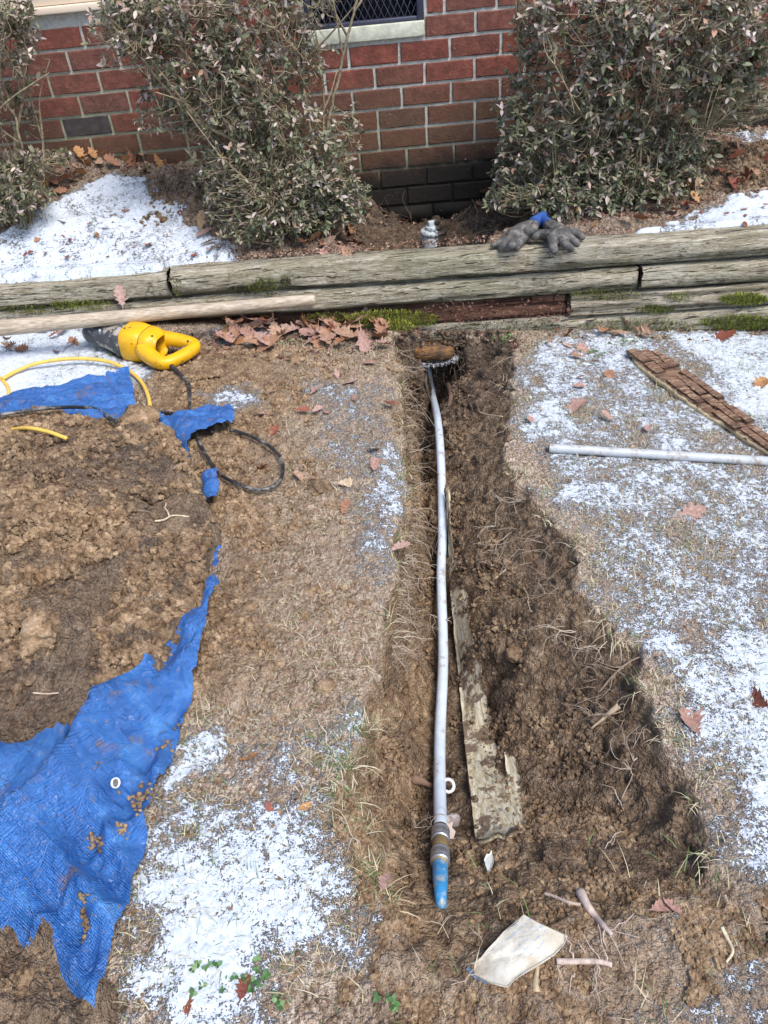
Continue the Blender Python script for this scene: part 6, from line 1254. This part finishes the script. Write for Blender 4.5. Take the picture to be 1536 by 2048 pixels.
stick([(1112, 1930), (1140, 1931), (1170, 1930), (1200, 1931), (1222, 1936)], .0050, .0040, (.46, .36, .30), 'short pale root lying level right of the paper packet', 'root', dz=.010, side=[(.1, (-.4, -.9, -.1), .035, .0015), (.3, (-.3, -.9, 0), .04, .0015), (.3, (-.1, .9, .4), .045, .0014), (.55, (-.3, .9, .4), .03, .0012), (.7, (.1, -.9, 0), .035, .0015), (.75, (-.4, .8, .3), .04, .0012), (.9, (0, .9, .3), .05, .0012)])
stick([(1073, 1932), (1073, 1950), (1070, 1970), (1071, 1990)], .0025, .0060, (.42, .32, .20), 'short root with fat frayed end below the paper packet', 'root', dz=.008)
stick([(1440, 1862), (1452, 1885), (1462, 1910), (1450, 1930)], .0035, .0018, (.55, .47, .33), 'bent straw stalk at the right of the near rim', 'stalk', dz=.010)
stick([(1235, 1425), (1215, 1440), (1203, 1452), (1180, 1470)], .0070, .0020, (.45, .34, .22), 'broken root end sticking out of the right trench wall', 'root', dz=.02)
stick([(1197, 1392), (1230, 1355), (1270, 1325), (1318, 1318)], .0026, .0022, (.24, .17, .12), 'thin dark twig crossing the right rim of the trench', dz=.012)
stick([(312, 1050), (330, 1046), (348, 1038), (380, 1040)], .0028, .0022, (.52, .42, .28), 'pale forked twig on the soil heap', dz=.010, fn=PL, side=[(.6, (-.25, .9, .3), .045, .0022)])
stick([(70, 1393), (95, 1393), (122, 1393)], .0018, .0015, (.55, .42, .30), 'straw like splinter on the near left of the soil heap', dz=.008, fn=PL)
stick([(858, 740), (853, 780), (855, 805), (866, 835)], .0055, .003, (.10, .075, .055), 'dark root hanging beside the pipe under the wooden block', 'root', dz=.05)
stick([(800, 770), (830, 815), (860, 855), (880, 885), (908, 910)], .0020, .0012, (.20, .16, .125), 'thin root reaching across the water pipe', 'root', dz=.035, fn=lambda x, y: L(x, y, -.16))
stick([(895, 770), (902, 795), (898, 820)], .011, .008, (.13, .080, .055), 'stubby brown root on the trench floor right of the pipe', 'root', dz=.012)
stick([(1040, 1329), (1062, 1318)], .007, .004, (.28, .17, .10), 'broken wood splinter beside the stone in the trench', 'splinter', dz=.012)
stick([(985, 1168), (1012, 1148)], .0022, .0018, (.50, .38, .24), 'pale short splinter on the trench floor', 'splinter', dz=.012)
stick([(1005, 850), (975, 845), (958, 840)], .0018, .0024, (.50, .36, .24), 'single dry stalk pointing from the right rim into the trench', 'stalk', dz=.03)
stick([(518, 500), (545, 440), (560, 395)], .0030, .0016, (.42, .36, .22), 'long pale twig rising from the bed before the middle shrub', dz=.05, fn=lambda x, y: onplane(x, y, .50))
stick([(1430, 470), (1480, 466), (1560, 462)], .0016, .0016, (.16, .13, .11), 'thin twig lying across the snow on the right of the bed', dz=.012, fn=BD)
# white slivers on the lawn
for k, (x, y) in enumerate([(652, 925), (668, 932), (658, 940), (685, 918), (690, 930), (705, 925)]):
    mb = MB(); p = L(x, y, .012); a = random.uniform(-.5, .7); Mx = Matrix.Translation(Vector(p)) @ Matrix.Rotation(a, 4, 'Z'); box(mb, (-.018, -.003, -.002), (.018, .003, .003), Mx, .001)
    tag(mb.build('plastic_sliver', M_PEX), 'thin white plastic sliver on soil left of the trench, number %s counting from the left' % ORD[[0, 2, 1, 3, 4, 5][k]], 'sliver', 'white slivers on the lawn')
# clods
M_CLOD = None
m, nt, bs = newmat('soil_clod'); P = pos(nt); c, n3 = soil_color(nt, P, att(nt, 'rnd')); setb(nt, bs, Base_Color=c, Roughness=.95, Specular_IOR_Level=.2); b = bump(nt, bs, noise(nt, P, 260, 4, .7), .7, .004); M_CLOD = m
CL = MB()
PTS = []
def crumbs(n, x0, x1, y0, y1, hf, lim, s, dark, pw=2.5):
    x = RNG.uniform(x0, x1, n); y = RNG.uniform(y0, y1, n); k = lim(x, y); x, y = x[k], y[k]; z = hf(x, y); n = len(x); o_ = np.argsort(PP[:, 1]); near_ = (np.abs(x - np.interp(y, PP[o_, 1], PP[o_, 0])) < .024) & (y > e1[1]) & (trench(x, y) > .08); x, y, z = x[~near_], y[~near_], z[~near_]; n = len(x)
    sz = s[0] + (s[1] - s[0]) * RNG.random(n) ** pw; PTS.append(np.concatenate([np.stack([x, y, z + sz * .25], 1), sz[:, None] * (np.array([1, 1, .8]) * (.7 + .6 * RNG.random((n, 3)))), RNG.random((n, 3)) * 6.283, np.clip(dark(x, y) + RNG.normal(0, .2, n), 0, 1)[:, None]], 1))
def crumb_object(name, A, mat):
    me = bpy.data.meshes.new(name); me.vertices.add(len(A)); me.vertices.foreach_set('co', A[:, :3].astype(np.float32).ravel())
    for nm, c0 in (('sc', 3), ('ro', 6)):
        at_ = me.attributes.new(nm, 'FLOAT_VECTOR', 'POINT'); at_.data.foreach_set('vector', A[:, c0:c0 + 3].astype(np.float32).ravel())
    attr(me, 'rnd', A[:, 9]); o = bpy.data.objects.new(name, me); COL.objects.link(o)
    ng = bpy.data.node_groups.new('crumbs', 'GeometryNodeTree'); ng.interface.new_socket('Geometry', in_out='INPUT', socket_type='NodeSocketGeometry'); ng.interface.new_socket('Geometry', in_out='OUTPUT', socket_type='NodeSocketGeometry')
    gi = ng.nodes.new('NodeGroupInput'); go = ng.nodes.new('NodeGroupOutput'); inst = ng.nodes.new('GeometryNodeInstanceOnPoints'); g2i = ng.nodes.new('GeometryNodeGeometryToInstance'); lk = ng.links.new
    for v in range(5):
        ic = ng.nodes.new('GeometryNodeMeshIcoSphere'); ic.inputs['Radius'].default_value = 1.0; ic.inputs['Subdivisions'].default_value = 2
        sp_ = ng.nodes.new('GeometryNodeSetPosition'); nz = ng.nodes.new('ShaderNodeTexNoise'); nz.noise_dimensions = '4D'; nz.inputs['W'].default_value = v * 7.3; nz.inputs['Scale'].default_value = 1.25; nz.inputs['Detail'].default_value = 2
        sub = ng.nodes.new('ShaderNodeVectorMath'); sub.operation = 'SUBTRACT'; sub.inputs[1].default_value = (.5, .5, .5); mu = ng.nodes.new('ShaderNodeVectorMath'); mu.operation = 'SCALE'; mu.inputs[3].default_value = 2.4
        lk(nz.outputs[1], sub.inputs[0]); lk(sub.outputs[0], mu.inputs[0]); lk(mu.outputs[0], sp_.inputs['Offset']); lk(ic.outputs[0], sp_.inputs[0])
        sm = ng.nodes.new('GeometryNodeSetMaterial'); sm.inputs['Material'].default_value = mat; lk(sp_.outputs[0], sm.inputs[0]); lk(sm.outputs[0], g2i.inputs[0])
    inst.inputs['Pick Instance'].default_value = True
    def na(nm, typ):
        a = ng.nodes.new('GeometryNodeInputNamedAttribute'); a.data_type = typ; a.inputs[0].default_value = nm; return a.outputs[0]
    rv = ng.nodes.new('FunctionNodeRandomValue'); rv.data_type = 'INT'; rv.inputs[4].default_value = 0; rv.inputs[5].default_value = 4; lk(rv.outputs[2], inst.inputs['Instance Index'])
    lk(gi.outputs[0], inst.inputs['Points']); lk(g2i.outputs[0], inst.inputs['Instance']); lk(na('ro', 'FLOAT_VECTOR'), inst.inputs['Rotation']); lk(na('sc', 'FLOAT_VECTOR'), inst.inputs['Scale']); lk(inst.outputs[0], go.inputs[0])
    md = o.modifiers.new('crumbs', 'NODES'); md.node_group = ng; me.materials.append(mat); return o
m, nt, bs = newmat('soil_crumb'); P = pos(nt); ra = N(nt, 'Attribute', attribute_name='rnd', attribute_type='INSTANCER', out=2); c, n3 = soil_color(nt, P, ra); setb(nt, bs, Base_Color=c, Roughness=.95, Specular_IOR_Level=.2); bump(nt, bs, noise(nt, P, 350, 3, .7), .6, .003); M_CRUMB = m
hp_ = lambda x, y: lawn(x, y) + np.maximum(pileh(x, y), 0) + .008
crumbs(110000, -1.4, -.1, .9, 2.4, hp_, lambda x, y: (pileh(x, y) > .015) & (RNG.random(len(x)) < sstep(.30, .62, fbm(x * 9, y * 9, 211, 4))), (.0015, .0115), lambda x, y: .36 + .9 * (fbm(x * 4, y * 4, 73, 4) - .42), 4.5)
crumbs(110000, -.1, .62, .5, 2.75, lambda x, y: ground(x, y) + .006, lambda x, y: (trench(x, y) > .11) & (RNG.random(len(x)) < sstep(.30, .60, fbm(x * 9, y * 9, 212, 4))), (.0013, .0078), lambda x, y: .58 + .3 * sstep(1.9, 2.4, y), 4.5)  # crumbs follow the painted shade towards the trench head
crumbs(90000, -.75, .15, .9, 2.6, lambda x, y: ground(x, y) + .004, lambda x, y: (LOOSE(x, y) > -.03) & (trench(x, y) < .02) & (PILE(x, y) < .02) & (snowmask(x, y, SN) < .25) & (RNG.random(len(x)) < (.15 + .85 * sstep(-.10, -.45, x)) * sstep(.38, .62, fbm(x * 7, y * 7, 213, 4))), (.0013, .0085), lambda x, y: .15 + .0 * x, 4.5)
crumbs(60000, -.14, .75, .40, .80, lambda x, y: ground(x, y) + .003, lambda x, y: (trench(x, y) < .16) & (fbm(x * 6, y * 6, 205, 3) > .38) & (snowmask(x, y, SN) < .3), (.0012, .0070), lambda x, y: .34 + .0 * x, 3)
crumbs(12000, -.9, -.42, .36, .8, lambda x, y: np.maximum(tarpz(x, y), lawn(x, y)) + np.maximum(pile2h(x, y), 0) + .005, lambda x, y: pile2h(x, y) > .008, (.0010, .0058), lambda x, y: .35 + .0 * x, 3)
crumbs(7000, .0, .62, 2.82, 3.5, bed, lambda x, y: ((x - PITC[0]) / .36) ** 2 + ((y - PITC[1]) / .42) ** 2 < 1.2, (.004, .016), lambda x, y: .95 + .0 * x, 2)
crumbs(3000, 1.2, 1.75, 2.95, 3.3, bed, lambda x, y: snowmask(x, y, BSN) < .3, (.004, .014), lambda x, y: .7 + .0 * x, 2); crumbs(500, -.85, -.5, 3.2, 3.5, bed, lambda x, y: x > -9, (.004, .014), lambda x, y: .6 + .0 * x, 2)
crumbs(7000, .55, 1.6, .5, 2.6, lawn, lambda x, y: trench(x, y) < .004, (.0015, .006), lambda x, y: .3 + .0 * x, 3); crumbs(2500, -.55, 0, .45, 1.0, lawn, lambda x, y: (trench(x, y) < .004) & (TARP(x, y) < 0), (.0015, .006), lambda x, y: .45 + .0 * x, 3)
for k in range(170):
    y = random.uniform(1200, 1675); xr_ = np.interp(y, [1200, 1330, 1490, 1610, 1675], [932, 958, 988, 1040, 1042]); xl_ = np.interp(y, [1200, 1330, 1490, 1610, 1675], [902, 914, 930, 944, 950]); u = random.random() ** .5; p = G(xl_ + (xr_ - xl_) * u, y, .02); p[2] += .026; clod(CL, p, random.uniform(.0015, .0055), 1, .6, .45, min(1, random.gauss(.5, .15)))
for k in range(360):                                      # crumbling face under the timbers at the trench head
    p = onface(random.uniform(800, 1025), random.uniform(662, 725), .025 + random.random() * .03); clod(CL, p, random.uniform(.003, .011), 1, .8, .55, min(1, random.gauss(.95, .05)))
PTS_ = np.concatenate(PTS); print('crumbs', len(PTS_)); tag(crumb_object('soil_crumbs', PTS_, M_CRUMB), 'loose crumbs of soil over trench, heap and lawn', kind='stuff')
tag(CL.build('head_crumbs', M_CLOD, None, False), 'dark crumbling soil under the timbers at the trench head', kind='stuff'); CRo = MB(); CRo.V, CRo.T, CRo.n = CR.V, CR.T, CR.n; CRo.A = [np.full(CR.n, .25)]
tag(CRo.build('soil_specks', M_CLOD), 'crumbs of soil lying on the blue tarp', kind='stuff')
for (x, y), r, dk, fn, lb in [((278, 842), .062, .05, PL, 'big rounded clod of tan soil on the tarp beside the yellow cord'), ((650, 1376), .020, .3, G, 'round brown clod on bare soil left of the trench'), ((1032, 1305), .030, .25, G, 'largest pale clod on the trench floor'), ((240, 1245), .034, .15, PL, 'flat tan lump in the middle of the soil heap'), ((255, 1250), .026, .35, PL, 'dark lump next to the flat tan lump on the heap'), ((310, 1310), .028, .2, PL, 'broad tan lump on the near side of the soil heap'), ((582, 985), .018, .3, G, 'small round clod right of the black cord loop'), ((500, 1215), .016, .3, G, 'small round clod below the blue strip of tarp'), ((640, 980), .034, .6, G, 'dark crumbly clod on bare soil left of the trench'), ((590, 722), .030, .1, G, 'tan clod below the drifted oak leaves'), ((540, 715), .030, .12, G, 'rough tan clod between hammer and oak leaves'), ((1495, 925), .022, .3, G, 'brown clod against the pipe offcut'), ((210, 1360), .028, .18, PL, 'smooth tan lump at the lower left of the heap'), ((80, 1260), .045, .1, PL, 'big smooth tan slab of soil at the left of the heap'), ((55, 1960), .016, .4, lambda a, b: hit(a, b, lambda x, y: np.maximum(tarpz(x, y), lawn(x, y)) + np.maximum(pile2h(x, y), 0)), 'grey stone on the small soil spill'), ((1200, 1440), .018, .8, G, 'dark clod in the near right of the trench'), ((1110, 1700), .020, .7, G, 'rough clod on the floor of the wide pit'), ((1090, 1690), .016, .8, G, 'small dark clod on the floor of the wide pit')]:
    mb = MB(); Vc, Tc = ico(3); nn = fbm(Vc[:, 0] * 2.2 + x, Vc[:, 1] * 2.2 + Vc[:, 2] * 1.7, int(x), 4) - .5; n4 = fbm(Vc[:, 0] * 7 + x, Vc[:, 1] * 7 + Vc[:, 2] * 5.3, int(x) + 1, 3) - .5
    V = Vc * (1 + nn * 1.1 + n4 * .7)[:, None] * r * np.array([1.1, .9, .5]); p = fn(x, y); mb.add(V @ rotz(x).T + p + np.array([0, 0, r * .08]), None, Tc, dk); tag(mb.build('soil_clod', M_CLOD), lb, 'clod', 'larger clods of soil')
